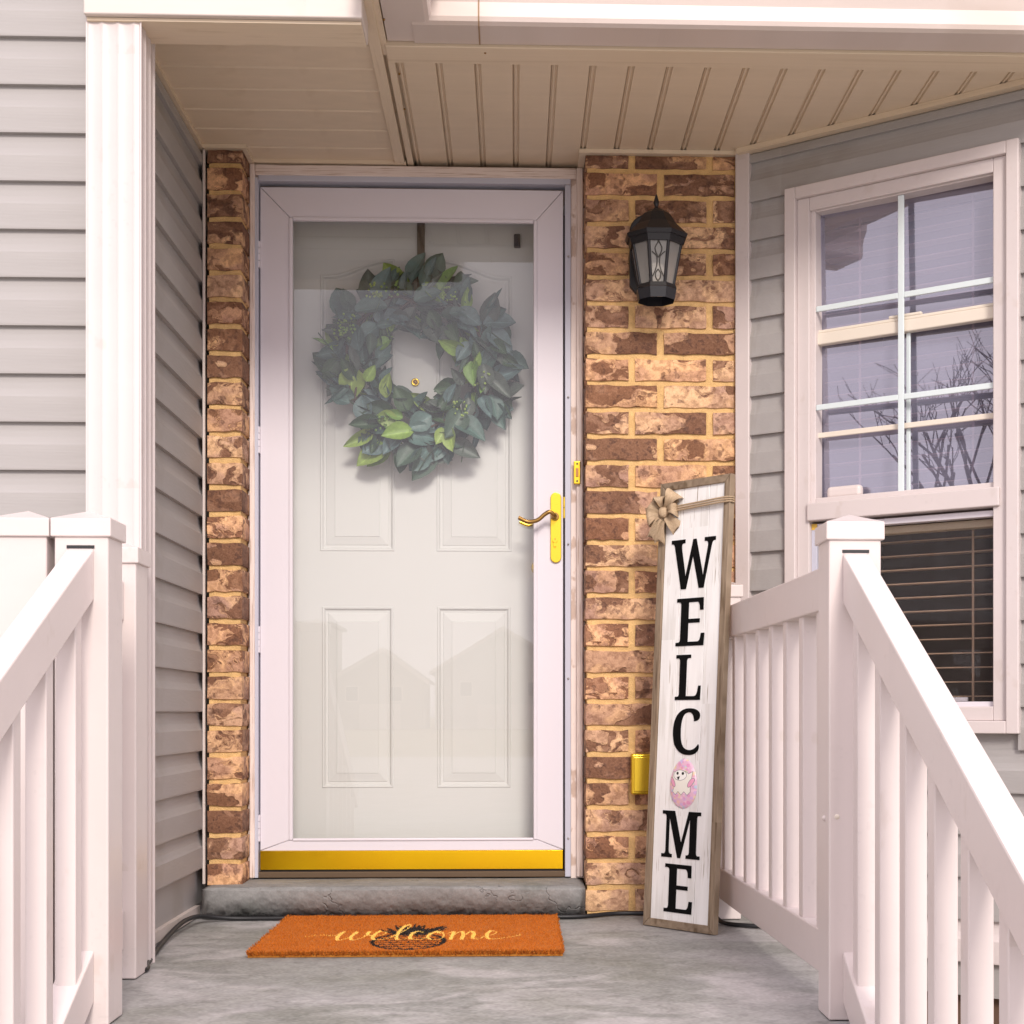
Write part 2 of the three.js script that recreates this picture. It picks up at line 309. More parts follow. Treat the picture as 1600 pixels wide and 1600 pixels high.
// ---------------------------------------------------------------- brick piers
function brickGeo(w, h, d) {
  const nx = Math.max(2, Math.round(w / 0.03)), ny = 3, b = 0.004, ou = rnd() * 0.9, ov = rnd() * 0.93, o = rnd() * 100;
  const P = [], U = [], I = [], ring = [];
  const at = (i, j) => j * (nx + 1) + i;
  for (let j = 0; j <= ny; j++) for (let i = 0; i <= nx; i++) {
    const e = i === 0 || i === nx || j === 0 || j === ny;
    let x = (i / nx - 0.5) * w, y = (j / ny - 0.5) * h;
    if (i === 0) x += b + rnd() * 0.002; if (i === nx) x -= b + rnd() * 0.002; if (j === 0) y += rr(-0.0015, 0.0035); if (j === ny) y -= rr(-0.0015, 0.0035);
    const z = e ? -0.0015 - rnd() * 0.0025 : 0.002 + (fbm(x * 30 + o, y * 30, 3) - 0.5) * 0.007;
    P.push(x, y, z); U.push(ou + (x + w / 2) / 2.15, ov + (y + h / 2) / 1.07);
  }
  for (let j = 0; j < ny; j++) for (let i = 0; i < nx; i++) I.push(at(i, j), at(i + 1, j), at(i + 1, j + 1), at(i, j), at(i + 1, j + 1), at(i, j + 1));
  const loop = []; for (let i = 0; i < nx; i++) loop.push(at(i, 0)); for (let j = 0; j < ny; j++) loop.push(at(nx, j)); for (let i = nx; i > 0; i--) loop.push(at(i, ny)); for (let j = ny; j > 0; j--) loop.push(at(0, j));
  const s = P.length / 3; loop.forEach((k) => { const x = P[k * 3], y = P[k * 3 + 1]; P.push(x, y, P[k * 3 + 2]); U.push(U[k * 2], U[k * 2 + 1]); });
  const q = P.length / 3; loop.forEach((k) => { const x = P[k * 3] + Math.sign(P[k * 3]) * 0.001, y = P[k * 3 + 1]; P.push(x, y, -d); U.push(U[k * 2] + d / 2.15, U[k * 2 + 1] + 0.01); });
  const n = loop.length; for (let i = 0; i < n; i++) { const a = s + i, c = s + (i + 1) % n, e = q + i, f = q + (i + 1) % n; I.push(a, e, f, a, f, c); }
  const g = new THREE.BufferGeometry(); g.setAttribute('position', new THREE.Float32BufferAttribute(P, 3)); g.setAttribute('uv', new THREE.Float32BufferAttribute(U, 2)); g.setIndex(I); g.computeVertexNormals(); return g;
}
function brickPier(label, x0, x1, y0, rowsOf) {
  const t = thing('brick_pier', label, 'pier');
  const step = 41.55 / 530, j = 0.0135, h = step - j, top = CEIL - 0.012;
  part('mortar', planarUV(boxAt(x0 + 0.011, x1 - 0.011, y0, top, -0.14, -0.0085), 0.5, 0.5), M.mortar, t);
  const yJoint = Y(270 + 122 / 3.2, 0, 1000);                  // centre of a bed joint read from the photograph
  let n0 = 0; while (yJoint + (n0 + 1) * step < top) n0++;
  for (let n = n0, r = 0; ; n--, r++) {
    let a = yJoint + n * step + j / 2, b = a + h; if (b < y0 + 0.01) break;
    if (b > top - 0.001) b = top - 0.001; if (a < y0) a = y0 + 0.002; if (b - a < 0.012) continue;
    for (const [u0, u1] of rowsOf(n)) { const g = brickGeo(u1 - u0, b - a, 0.125); part('brick', g, M.bricks[Math.floor(rnd() * 5)], t, [(u0 + u1) / 2, (a + b) / 2, rr(-0.0015, 0.002)]); }
  }
  return t;
}
const bl0 = X(320, 0), bl1 = X(381, 0), br0 = X(912, 0), br1 = X(1157, 0);
brickPier('narrow brick pier on the hinge side of the storm door', bl0, bl1, 0.09, (n) => n % 5 === 2 ? [[bl0 + 0.002, bl0 + 0.045], [bl0 + 0.06, bl1]] : [[bl0 + 0.002, bl1]]);
{
  const s = 1 / (3.2 * 530), f = (z) => br0 + (z - 104) * s * 1.0;
  brickPier('wide brick pier behind the lantern and the tall welcome sign', br0, br1, 0.0, (n) => (n & 1) ? [[f(106), f(338)], [f(355), f(729)], [f(747), f(873)]] : [[f(106), f(481)], [f(500), f(872)]]);
}
// ---------------------------------------------------------------- door step
{
  const zf = 0.075, x0 = X(313, zf), x1 = X(915, zf), top = 0.094;
  const pr = []; const R = 0.011; pr.push([-0.13, 0.001], [zf, 0.001], [zf + 0.002, top - R]); for (let i = 1; i <= 6; i++) { const a = i / 6 * Math.PI / 2; pr.push([zf - R + R * Math.cos(a), top - R + R * Math.sin(a)]); } pr.push([-0.32, top + 0.004], [-0.32, 0.001]);
  const n = 60, m = pr.length, P = [], I = [];
  for (let i = 0; i <= n; i++) { const q = i / n, x = x0 + (x1 - x0) * q, e = Math.min(q, 1 - q) * (x1 - x0), pull = e < 0.03 ? 0.022 * (1 - Math.sqrt(Math.max(0, 1 - (1 - e / 0.03) ** 2))) : 0;
    for (let k = 0; k < m; k++) { const w = k > 0 && k < m - 1 ? (fbm(x * 9, k * 0.7, 3) - 0.5) * 0.008 : 0; P.push(x, pr[k][1] + (k > 2 ? w * 0.6 : 0) - (k > 3 ? pull * 0.3 : 0), Math.min(pr[k][0] + w, 99) - (k > 0 && k < m - 2 ? pull : 0)); } }
  for (let i = 0; i < n; i++) for (let k = 0; k < m; k++) { const a = i * m + k, b = i * m + (k + 1) % m, c = a + m, d = b + m; I.push(a, c, d, a, d, b); }
  const c0 = [], c1 = []; for (let k = 1; k < m - 1; k++) { I.push(0, k, k + 1); const o = n * m; I.push(o, o + k + 1, o + k); }
  const g = new THREE.BufferGeometry(); g.setAttribute('position', new THREE.Float32BufferAttribute(P, 3)); g.setIndex(I); g.computeVertexNormals();
  const U = []; for (let i = 0; i < P.length; i += 3) U.push((P[i] + 1.05) / 1.6, (P[i + 1] - P[i + 2] + 0.2) / 0.8); g.setAttribute('uv', new THREE.Float32BufferAttribute(U, 2));
  const t = thing('door_step', 'rough grey concrete step with chipped rounded edge under the door', 'step');
  part('step_block', g, M.step, t);
}
// ---------------------------------------------------------------- door casing, storm door, entry door
const dz = zDoor;
const sX0 = X(406.5, dz, 800), sX1 = X(880, dz, 800), sY0 = Y(1358, dz), sY1 = Y(295.5, dz);
{
  const t = thing('door_casing', 'weathered white wooden casing framing the storm door', 'door frame');
  const l0 = bl1 + 0.001, r1 = br0 - 0.001, top = CEIL - 0.012, fz = dz + 0.012, hy = Y(292, fz);
  const zl = X(400, fz), zr = X(888, fz);
  part('side_jamb', planarUV(boxAt(l0 - 0.01, zl - 0.012, 0.096, top, -0.30, fz), 0.3, 1.1), M.casing, t);
  part('side_jamb', planarUV(boxAt(zr + 0.008, r1 + 0.01, 0.096, top, -0.30, fz), 0.3, 1.1), M.casing, t);
  part('head_jamb', planarUV(boxAt(zl - 0.012, zr + 0.008, sY1 + 0.012, top, -0.30, fz - 0.002), 1.1, 0.3), M.casing, t);
  for (const [a, b] of [[l0 - 0.004, l0 + 0.012], [r1 - 0.016, r1 + 0.004]]) part('brick_mould', boxAt(a, b, 0.1, top, fz, fz + 0.014, 0.004), M.casing, t);
  part('head_mould', boxAt(l0 + 0.012, r1 - 0.016, top - 0.034, top - 0.001, fz - 0.001, fz + 0.012, 0.004), M.casing, t);
  // aluminium strips the storm door hangs in
  part('hinge_strip', boxAt(zl - 0.011, sX0 - 0.003, 0.1, sY1 + 0.022, dz - 0.03, fz + 0.008, 0.002), M.zbar, t);
  part('latch_strip', boxAt(sX1 + 0.005, zr + 0.0075, 0.1, sY1 + 0.011, dz - 0.03, fz + 0.006, 0.002), M.zbar, t);
  part('head_strip', boxAt(sX0 - 0.003, zr + 0.0075, sY1 + 0.0115, sY1 + 0.03, dz - 0.03, fz + 0.009, 0.002), M.zbar, t);
  part('threshold', boxAt(zl, zr, 0.0985, sY0 - 0.006, -0.30, dz + 0.01, 0.003), std(lin(0.10, 0.06, 0.03), 0.6), t);
  for (const y of [620, 850, 1060, 1310, 400]) for (const x of [(sX1 + zr) / 2 + 0.007, zl - 0.004]) part('screw', new THREE.SphereGeometry(0.0032, 8, 6), M.screw, t, [x, Y(y + (x > 0 ? 0 : 30), fz), fz + 0.0085]);
}
{
  const t = thing('storm_door', 'white storm door with full glass pane and brass bottom plate', 'door');
  const gx0 = X(453, dz), gx1 = X(838, dz), gy0 = Y(1312, dz), gy1 = Y(343, dz), ky = Y(1328, dz), z0 = dz - 0.028, z1 = dz;
  const stile = (pts) => { const g = extrude(pts, 0.028 - 0.004, 0.002); g.translate(0, 0, z0 + 0.002); return g; };
  const e = 0.0006;
  part('stile', stile([[sX0, ky], [gx0, gy0 + e], [gx0, gy1 - e], [sX0, sY1 - e]]), M.storm, t);
  part('stile', stile([[sX1, ky], [sX1, sY1 - e], [gx1, gy1 - e], [gx1, gy0 + e]]), M.storm, t);
  part('top_rail', stile([[sX0 + e, sY1], [gx0 + e, gy1], [gx1 - e, gy1], [sX1 - e, sY1]]), M.storm, t);
  part('bottom_rail', stile([[sX0 + e, ky - 0.001], [sX1 - e, ky - 0.001], [gx1 - e, gy0], [gx0 + e, gy0]]), M.storm, t);
  const bd = 0.0085;
  for (const [a, b, c, d] of [[gx0 - 0.003, gx0 + bd, gy0, gy1], [gx1 - bd, gx1 + 0.003, gy0, gy1]]) part('glazing_bead', boxAt(a, b, c, d, z1 - 0.012, z1 + 0.004, 0.003), M.storm, t);
  for (const [c, d] of [[gy0 - 0.003, gy0 + bd * 0.6], [gy1 - bd, gy1 + 0.003]]) part('glazing_bead', boxAt(gx0 + bd, gx1 - bd, c, d, z1 - 0.012, z1 + 0.004, 0.003), M.storm, t);
  part('glass_pane', new THREE.PlaneGeometry(gx1 - gx0, gy1 - gy0), M.glass, t, [(gx0 + gx1) / 2, (gy0 + gy1) / 2, z1 - 0.015]);
  const kp = part('kick_plate', planarUV(boxAt(sX0 + 0.001, sX1 - 0.001, sY0, ky - 0.0015, z1 - 0.02, z1 + 0.004, 0.001), sX1 - sX0, 0.06, sX0, sY0), M.brass, t);
  part('door_sweep', boxAt(sX0 + 0.003, sX1 - 0.003, sY0 - 0.012, sY0 - 0.001, z1 - 0.02, z1 - 0.004), M.dark, t);
  // hinges
  for (const py of [402, 690, 1000, 1293]) {
    const y = Y(py, dz), h = part('hinge', boxAt(sX0 - 0.0075, sX0 + 0.001, y - 0.04, y + 0.04, dz - 0.002, dz + 0.006), M.storm, t);
    for (const k of [-0.03, -0.01, 0.01, 0.03]) part('knuckle', new THREE.CylinderGeometry(0.0058, 0.0058, 0.0185, 10), M.storm, h, [sX0 - 0.0035, y + k, dz + 0.009]);
  }
  // lever set
  const hx = X(868.5, dz), ha = Y(769, dz), hb = Y(879, dz), hw = 0.0165;
  const pl = []; for (let i = 0; i <= 12; i++) { const a = Math.PI * i / 12; pl.push([hx + hw * Math.cos(a), ha - hw + hw * Math.sin(a)]); } for (let i = 0; i <= 12; i++) { const a = Math.PI + Math.PI * i / 12; pl.push([hx + hw * Math.cos(a), hb + hw + hw * Math.sin(a)]); }
  const hp = part('handle_plate', extrude(pl, 0.004, 0.002, 3).translate(0, 0, dz + 0.002), M.brassBright, t);
  const lv = [[867, 806, 0.02], [866, 804, 0.045], [859, 799, 0.05], [851, 803, 0.05], [840, 812, 0.05], [825, 814.5, 0.048], [810, 808, 0.05]].map(([a, b, z]) => new THREE.Vector3(X(a, dz + z), Y(b, dz + z), dz + z));
  const lever = part('lever', tube(lv, 0.0062, 40, 10), M.brassDark, hp);
  part('rosette', new THREE.CylinderGeometry(0.011, 0.013, 0.016, 20).rotateX(Math.PI / 2), M.brassDark, hp, [X(867, dz), Y(807, dz), dz + 0.014]);
  part('key_cylinder', new THREE.CylinderGeometry(0.0075, 0.0085, 0.012, 20).rotateX(Math.PI / 2), M.brassBright, hp, [X(867, dz), Y(844, dz), dz + 0.012]);
  part('key_cylinder', new THREE.BoxGeometry(0.008, 0.012, 0.011), M.brassBright, hp, [X(867, dz), Y(851, dz), dz + 0.011]);
  part('keyhole', new THREE.BoxGeometry(0.0018, 0.006, 0.001), M.dark, hp, [X(867, dz), Y(843, dz), dz + 0.0188]);
  part('mirrored_lever', tube([[834, 817, 0], [826, 820, 0], [812, 815, 0]].map(([a, b]) => new THREE.Vector3(X(a, dz - 0.05), Y(b, dz - 0.05), dz - 0.05)), 0.005, 16, 8), M.brassBright, hp);  // bright shape standing in for the lever reflected in the pane
  for (const py of [783, 800]) part('strike', boxAt(sX1 + 0.001, sX1 + 0.0045, Y(py + 9, dz), Y(py - 7, dz), dz - 0.01, dz + 0.007), M.brassBright, t);
}
const ez = -0.285;
{
  const t = thing('entry_door', 'cream panelled front door standing behind the storm door glass', 'door');
  const x0 = X(432, ez), x1 = X(864, ez), y0 = 0.112, y1 = CEIL - 0.08, zb = ez - 0.045;
  const sh = new THREE.Shape([[x0, y0], [x1, y0], [x1, y1], [x0, y1]].map(p => new THREE.Vector2(...p)));
  const pan = [[500, 617, 406, 862, 0.05, 1], [682, 800, 406, 862, 0.05, -1], [503, 615, 948, 1231, 0, 1], [683, 798, 948, 1231, 0, 1]];
  const xs = (p) => [X(p[0], ez), X(p[1], ez), Y(p[3], ez), Y(p[2], ez)];
  function outline(p, inset) {
    const [a, b, c, d] = xs(p), o = [[a + inset, c + inset], [b - inset, c + inset]], n = 14;
    for (let i = 0; i <= n; i++) { const q = 1 - i / n, xx = a + inset + (b - a - 2 * inset) * q, s = p[5] > 0 ? q : 1 - q; o.push([xx, d - inset - p[4] + p[4] * sst(0.1, 0.95, s)]); }
    return o;
  }
  for (const p of pan) sh.holes.push(new THREE.Path(outline(p, 0).map(q => new THREE.Vector2(...q))));
  part('slab', new THREE.ExtrudeGeometry(sh, { depth: 0.04, bevelEnabled: false }).translate(0, 0, ez - 0.04), M.door, t);
  for (const p of pan) {
    const lv = [[0, 0], [0.003, 0.002], [0.007, 0.0015], [0.012, -0.0045], [0.019, -0.005], [0.021, -0.0035], [0.046, -0.001], [0.047, 0.0003]], P = [], I = []; let m = 0;
    for (const [ins, z] of lv) { const o = outline(p, ins); m = o.length; for (const q of o) P.push(q[0], q[1], ez + z); }
    for (let k = 0; k < lv.length - 1; k++) for (let i = 0; i < m; i++) { const a = k * m + i, b = k * m + (i + 1) % m; I.push(a, b, b + m, a, b + m, a + m); }
    const last = (lv.length - 1) * m, f = THREE.ShapeUtils.triangulateShape(outline(p, 0.047).map(q => new THREE.Vector2(...q)), []);
    for (const q of f) I.push(last + q[0], last + q[1], last + q[2]);
    let g = new THREE.BufferGeometry(); g.setAttribute('position', new THREE.Float32BufferAttribute(P, 3)); g.setIndex(I); g = g.toNonIndexed(); g.computeVertexNormals();
    part('door_panel', g, M.door, t);
  }
  const py = Y(598, ez), pxx = X(649, ez);
  const ph = part('peephole', new THREE.TorusGeometry(0.0095, 0.0035, 10, 24), M.brassBright, t, [pxx, py, ez + 0.003]);
  part('lens', new THREE.SphereGeometry(0.008, 14, 10), M.brassDark, ph, [0, 0, -0.003]);
  const kx = X(836, ez + 0.05), ky = Y(884, ez + 0.05);
  part('deadbolt', new THREE.CylinderGeometry(0.02, 0.024, 0.04, 24).rotateX(Math.PI / 2), M.brassBright, t, [kx + 0.012, ky, ez + 0.02]);
  part('header', boxAt(x0 - 0.05, x1 + 0.05, y1, CEIL - 0.013, ez - 0.05, ez - 0.01), M.door, t);
}
// small black sensor at the top of the door
{
  const z = ez + 0.012, t = thing('door_sensor', 'small black sensor stuck high on the entry door behind glass', 'sensor', [X(808, z), Y(375, z), ez]);
  part('case', new RoundedBoxGeometry(0.02, 0.04, 0.018, 2, 0.003), std(lin(0.008, 0.012, 0.025), 0.35), t, [0, 0, 0.009]);
  part('clip', new RoundedBoxGeometry(0.006, 0.03, 0.006, 2, 0.002), M.dark, t, [0.006, 0.0, 0.02]);
}
// ---------------------------------------------------------------- slanted bay wall and window
const wTop = B(1226, 296, 0.03)[1], wBot = B(1500, 1146, 0.03)[1];
const wU0 = B(1226, 600, 0.03)[0], wU1 = B(1592, 600, 0.03)[0], bayLen = wU1 + 0.07;
const bayLow = B(1530, 1560, 0.02)[1];
{
  const ref = B(1200, 500 + 175 / 3.2, 0.017)[1];
  const whiteBelow = B(1450, 1428, 0.017)[1];
  const t = sidingWall('grey siding on the slanted bay wall with two white courses at its foot', [bay0.x, 0, 0], -BAY, bayLen, bayLow, CEIL - 0.001, ref, { hole: [wU0 + 0.006, wU1 - 0.006, wBot + 0.01, wTop - 0.01], pick: (y) => y + 0.06 < whiteBelow ? M.white : M.siding });
  // the sheathing leaves the window open
  const sh = t.children.find(c => c.name === 'sheathing'); t.remove(sh);
  for (const [a, b, c, d] of [[0, wU0 + 0.03, bayLow, CEIL - 0.001], [wU1 - 0.03, bayLen, bayLow, CEIL - 0.001], [wU0 + 0.03, wU1 - 0.03, bayLow, wBot + 0.03], [wU0 + 0.03, wU1 - 0.03, wTop - 0.03, CEIL - 0.001]]) part('sheathing', boxAt(a, b, c, d, -0.08, 0), M.siding, t);
  part('corner_trim', boxAt(-0.012, B(1171, 600, 0.02)[0], 0.02, CEIL - 0.002, -0.02, 0.024, 0.003), M.white, t);
  part('corner_trim', boxAt(bayLen - 0.04, bayLen + 0.02, bayLow, CEIL - 0.002, -0.03, 0.026, 0.003), M.white, t);
  part('foundation_skirt', boxAt(0, bayLen, -0.78, bayLow - 0.002, -0.10, -0.03), M.foundation, t);
}
{
  const end = bay0.clone().addScaledVector(bayU, bayLen + 0.02);
  sidingWall('grey siding on the front face of the bay beside the window', [end.x, 0, end.z - 0.01], 0, 1.2, bayLow, CEIL - 0.001, 0.02);
}
{
  const t = thing('bay_window', 'tall white vinyl window with grilles above a lower screened sash in the bay wall', 'window', [bay0.x, 0, 0]); t.rotation.y = -BAY;
  const fr = (name, u0, u1, v0, v1, w, z0, z1, mat, bev = 0.003) => {   // four bars butted end to end
    part(name, boxAt(u0, u0 + w, v0, v1, z0, z1, bev), mat, t); part(name, boxAt(u1 - w, u1, v0, v1, z0, z1, bev), mat, t);
    part(name, boxAt(u0 + w, u1 - w, v1 - w, v1, z0, z1, bev), mat, t); part(name, boxAt(u0 + w, u1 - w, v0, v0 + w, z0, z1, bev), mat, t);
  };
  fr('outer_trim', wU0, wU1, wBot, wTop, 0.034, -0.03, 0.034, M.white);
  const gU0 = B(1276, 600, 0.0)[0], gU1 = B(1556, 600, 0.0)[0], gT = B(1276, 333, 0.0)[1], gB = B(1278, 786, 0.0)[1];
  const fw = gU0 - wU0 - 0.034;
  fr('inner_trim', wU0 + 0.034, wU1 - 0.034, wBot + 0.034, wTop - 0.034, Math.max(0.012, fw - 0.014), -0.05, 0.020, M.white);
  fr('upper_sash', gU0 - 0.0155, gU1 + 0.0155, gB - 0.002, gT + 0.0155, 0.0155, -0.04, 0.008, M.white);
  // sill bar between upper and lower lights
  const sT = gB - 0.002, sB = B(1400, 803, 0.03)[1];
  part('middle_rail', boxAt(gU0 - 0.018, gU1 + 0.018, sB, sT, -0.05, 0.030, 0.004), M.white, t);
  part('glass_pane', new THREE.PlaneGeometry(gU1 - gU0 + 0.03, gT - gB + 0.04), M.paneGlass, t, [(gU0 + gU1) / 2, (gT + gB) / 2, -0.050], [0.026, 0.044, 0]);
  // grille in the outer light
  const vx = B(1408, 560, 0.004)[0], gw = 0.0085;
  const h1 = B(1408, 462, 0)[1], h2 = B(1408, 621, 0)[1];
  part('grille_bar', boxAt(vx - gw, vx + gw, gB + 0.003, gT - 0.001, 0.0, 0.0075, 0.002), M.grille, t);
  for (const h of [h1, h2]) for (const [a, b] of [[gU0 + 0.001, vx - gw], [vx + gw, gU1 - 0.001]]) part('grille_bar', boxAt(a, b, h - gw * 0.95, h + gw * 0.95, -0.0005, 0.007, 0.002), M.grille, t);
  // inner sash: meeting rail with latch, second grille
  const m1 = B(1408, 508, -0.015)[1], m2 = B(1408, 666, -0.015)[1], vb = vx + 0.010;
  const mr = part('meeting_rail', boxAt(gU0 - 0.01, gU1 + 0.01, m1 - 0.022, m1 + 0.012, -0.034, -0.008, 0.004), M.cream, t);
  part('rail_bead', boxAt(gU0 - 0.01, gU1 + 0.01, m1 + 0.0125, m1 + 0.022, -0.032, -0.014, 0.003), M.cream, mr);
  part('latch', boxAt(vx - 0.045, vx + 0.05, m1 + 0.0225, m1 + 0.031, -0.030, -0.016, 0.003), M.cream, mr);
  part('inner_grille', boxAt(gU0 - 0.01, gU1 + 0.01, m2 - gw * 0.9, m2 + gw * 0.9, -0.020, -0.012, 0.002), M.cream, t);
  part('inner_grille', boxAt(vb - 0.006, vb + 0.006, gB, m1 - 0.022, -0.029, -0.0215, 0.002), M.grille, t);
  // lower light: screen frame with yellow corner keys
  const lU0 = gU0 - 0.014, lU1 = B(1565, 900, 0.005)[0], lT = B(1560, 796, 0.005)[1], lB = B(1565, 1106, 0.005)[1], q = 0.017;
  part('screen_frame', boxAt(lU0, lU0 + q, lB + q, lT - q, -0.03, 0.004, 0.002), M.zbar, t); part('screen_frame', boxAt(lU1 - q, lU1, lB + q, lT - q, -0.03, 0.004, 0.002), M.storm, t);
  part('screen_frame', boxAt(lU0 + q, lU1 - q, lT - q, lT, -0.03, 0.004, 0.002), M.storm, t); part('screen_frame', boxAt(lU0 + q, lU1 - q, lB, lB + q, -0.03, 0.004, 0.002), M.storm, t);
  for (const [a, b] of [[lU0, lB], [lU1 - q, lB], [lU0, lT - q], [lU1 - q, lT - q]]) part('corner_key', boxAt(a, a + q, b, b + q, -0.028, 0.0045, 0.001), std(lin(0.75, 0.48, 0.08), 0.5), t);
  const scr = phys(lin(0.05, 0.04, 0.035), 0.9, { transmission: 0, alphaMap: texture(256, 256, (x, y) => { const v = ((x * 64) % 1 < 0.13 || (y * 64) % 1 < 0.13) ? 255 : 0; return [v, v, v, v / 255]; }, [4, 6]).map, transparent: true, alphaTest: 0.5 });
  const sc = new THREE.PlaneGeometry(lU1 - lU0 - 2 * q, lT - lB - 2 * q);
  part('insect_screen', sc, scr, t, [(lU0 + lU1) / 2, (lT + lB) / 2, -0.014]);
  part('glass_pane', sc, M.clearGlass, t, [(lU0 + lU1) / 2, (lT + lB) / 2, -0.05]);
  part('lower_sash', boxAt(lU0, lU1, lT - q - 0.022, lT - q - 0.001, -0.075, -0.032, 0.003), M.soffit, t);
  const pu = B(1500, 1090, 0)[0]; part('pull_tab', boxAt(pu - 0.03, pu + 0.012, lB + q + 0.001, lB + q + 0.012, -0.032, -0.016, 0.002), M.storm, t);
  // reveal boards close the opening round the blind
  const rz0 = -0.34, rz1 = -0.051, a0 = wU0 + 0.03, a1 = wU1 - 0.03, c0 = wBot + 0.03, c1 = wTop - 0.03;
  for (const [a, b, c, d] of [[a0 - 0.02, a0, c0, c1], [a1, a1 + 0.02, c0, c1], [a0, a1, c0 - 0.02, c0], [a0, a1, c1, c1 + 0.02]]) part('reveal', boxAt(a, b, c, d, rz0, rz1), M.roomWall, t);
}
// venetian blind and dim room behind the window
{
  const t = thing('window_blind', 'brown slatted blind hanging inside the bay window', 'blind', [bay0.x, 0, 0]); t.rotation.y = -BAY;
  const u0 = wU0 + 0.06, u1 = wU1 - 0.06, z = -0.135;
  part('head_rail', boxAt(u0, u1, wTop - 0.075, wTop - 0.035, z - 0.02, z + 0.02), M.slat, t);
  const y0 = wBot + 0.06, sp = 0.0402, g = boxAt(u0, u1, 0, 0.0032, z - 0.02, z + 0.022);
  for (let y = y0; y < wTop - 0.08; y += sp) part('slat', g, M.slat, t, [0, y, 0]);
  for (const q of [0.2, 0.8]) part('ladder_cord', boxAt(u0 + (u1 - u0) * q - 0.0035, u0 + (u1 - u0) * q + 0.0035, y0 - 0.01, wTop - 0.075, z + 0.0225, z + 0.0235), M.slat, t);
  part('bottom_rail', boxAt(u0, u1, y0 - 0.03, y0 - 0.012, z - 0.02, z + 0.02, 0.004), M.slat, t);
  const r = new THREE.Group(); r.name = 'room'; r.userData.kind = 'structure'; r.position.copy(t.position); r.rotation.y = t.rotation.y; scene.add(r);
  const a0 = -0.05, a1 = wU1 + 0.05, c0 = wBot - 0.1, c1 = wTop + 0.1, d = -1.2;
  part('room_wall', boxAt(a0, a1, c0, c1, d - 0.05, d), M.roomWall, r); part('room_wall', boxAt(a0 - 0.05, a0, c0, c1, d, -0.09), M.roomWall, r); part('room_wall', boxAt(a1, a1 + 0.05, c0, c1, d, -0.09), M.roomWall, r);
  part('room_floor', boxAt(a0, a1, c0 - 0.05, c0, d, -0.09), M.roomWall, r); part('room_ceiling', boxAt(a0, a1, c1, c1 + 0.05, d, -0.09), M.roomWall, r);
}
{
  const [u, v] = B(1320, 769, -0.02), p = bay0.clone().addScaledVector(bayU, u).addScaledVector(bayN, -0.022);
  const t = thing('window_alarm', 'white rounded plastic box on the middle window rail inside the window frame', 'box', [p.x, v, p.z]); t.rotation.y = -BAY;
  part('case', new RoundedBoxGeometry(0.105, 0.036, 0.03, 4, 0.012), M.rail, t);
  part('lip', new RoundedBoxGeometry(0.104, 0.006, 0.032, 2, 0.002), M.rail, t, [0, -0.018, 0]);
}
// ================================================================ railings
const NW = 0.1016;
function newel(label, cx, cz, group) {                          // cx, cz: centre of the post
  const t = thing('newel_post', label, 'post', [cx, 0, cz], group);
  const H = 0.935;
  part('sleeve', planarUV(boxAt(-NW / 2, NW / 2, 0.002, H, -NW / 2, NW / 2, 0.004), 1, 1), M.rail, t);
  const w = NW / 2 + 0.006, c = part('cap', boxAt(-w, w, H - 0.006, H + 0.030, -w, w, 0.003), M.rail, t);
  part('cap_peak', new THREE.ConeGeometry((w - 0.001) * Math.SQRT2, 0.020, 4, 1).rotateY(Math.PI / 4), M.rail, c, [0, H + 0.0395, 0]);
  return t;
}
const zN = 1.52;
const nBx = X(1336, zN, 1200), nAx = X(127, zN, 1200);
newel('white square newel post at the top of the stair rail beside the bay', nBx, zN - NW / 2);
newel('white square newel post carrying the stair rail on the corner post side', nAx, zN - NW / 2);
newel('white square newel post close beside the stair newel, farther from the door', nAx - NW - 0.014, zN - NW / 2);
{ const n = scene.getObjectByName('newel_post'); part('screw_cap', new THREE.SphereGeometry(0.006, 12, 8), M.rail, n, [-NW / 2, 0.39, 0.012]); part('screw_cap', new THREE.SphereGeometry(0.006, 12, 8), M.cream, n, [-0.035, 0.395, NW / 2 - 0.003]); }
const fLx = X(221, 0.98, 1100) - NW / 2; newel('white square newel post standing against the fluted corner post', fLx, 0.98 - 0.004);
const fRx = X(1157, 0.075, 1000) - NW / 2 - 0.006; newel('white square newel post against the brick pier behind the tall sign', fRx, 0.075);

function railing(label, a, b, y0, y1, n) {                      // level railing between two points
  const d = Math.hypot(b[0] - a[0], b[1] - a[1]), t = thing('porch_railing', label, 'railing', [a[0], 0, a[1]]); t.rotation.y = -Math.atan2(b[1] - a[1], b[0] - a[0]);
  part('top_rail', planarUV(boxAt(0, d, y1 - 0.088, y1, -0.025, 0.025, 0.004), 1, 1), M.rail, t);
  part('bottom_rail', planarUV(boxAt(0, d, y0, y0 + 0.088, -0.025, 0.025, 0.004), 1, 1), M.rail, t);
  const bal = boxAt(-0.019, 0.019, y0 + 0.086, y1 - 0.086, -0.019, 0.019, 0.003);
  for (let i = 1; i <= n; i++) part('baluster', bal, M.rail, t, [d * (i - 0.5) / n, 0, 0]);
  return t;
}
railing('white level railing with square balusters running from wall to newel beside the bay', [fRx + 0.004, 0.075 + NW / 2], [nBx - 0.012, zN - NW - 0.0], 0.068, 0.890, 8);
railing('white level railing running from the fluted corner post to the outer newel', [fLx, 0.98 - 0.004 + NW / 2], [nAx - NW - 0.014, zN - NW], 0.068, 0.890, 3);
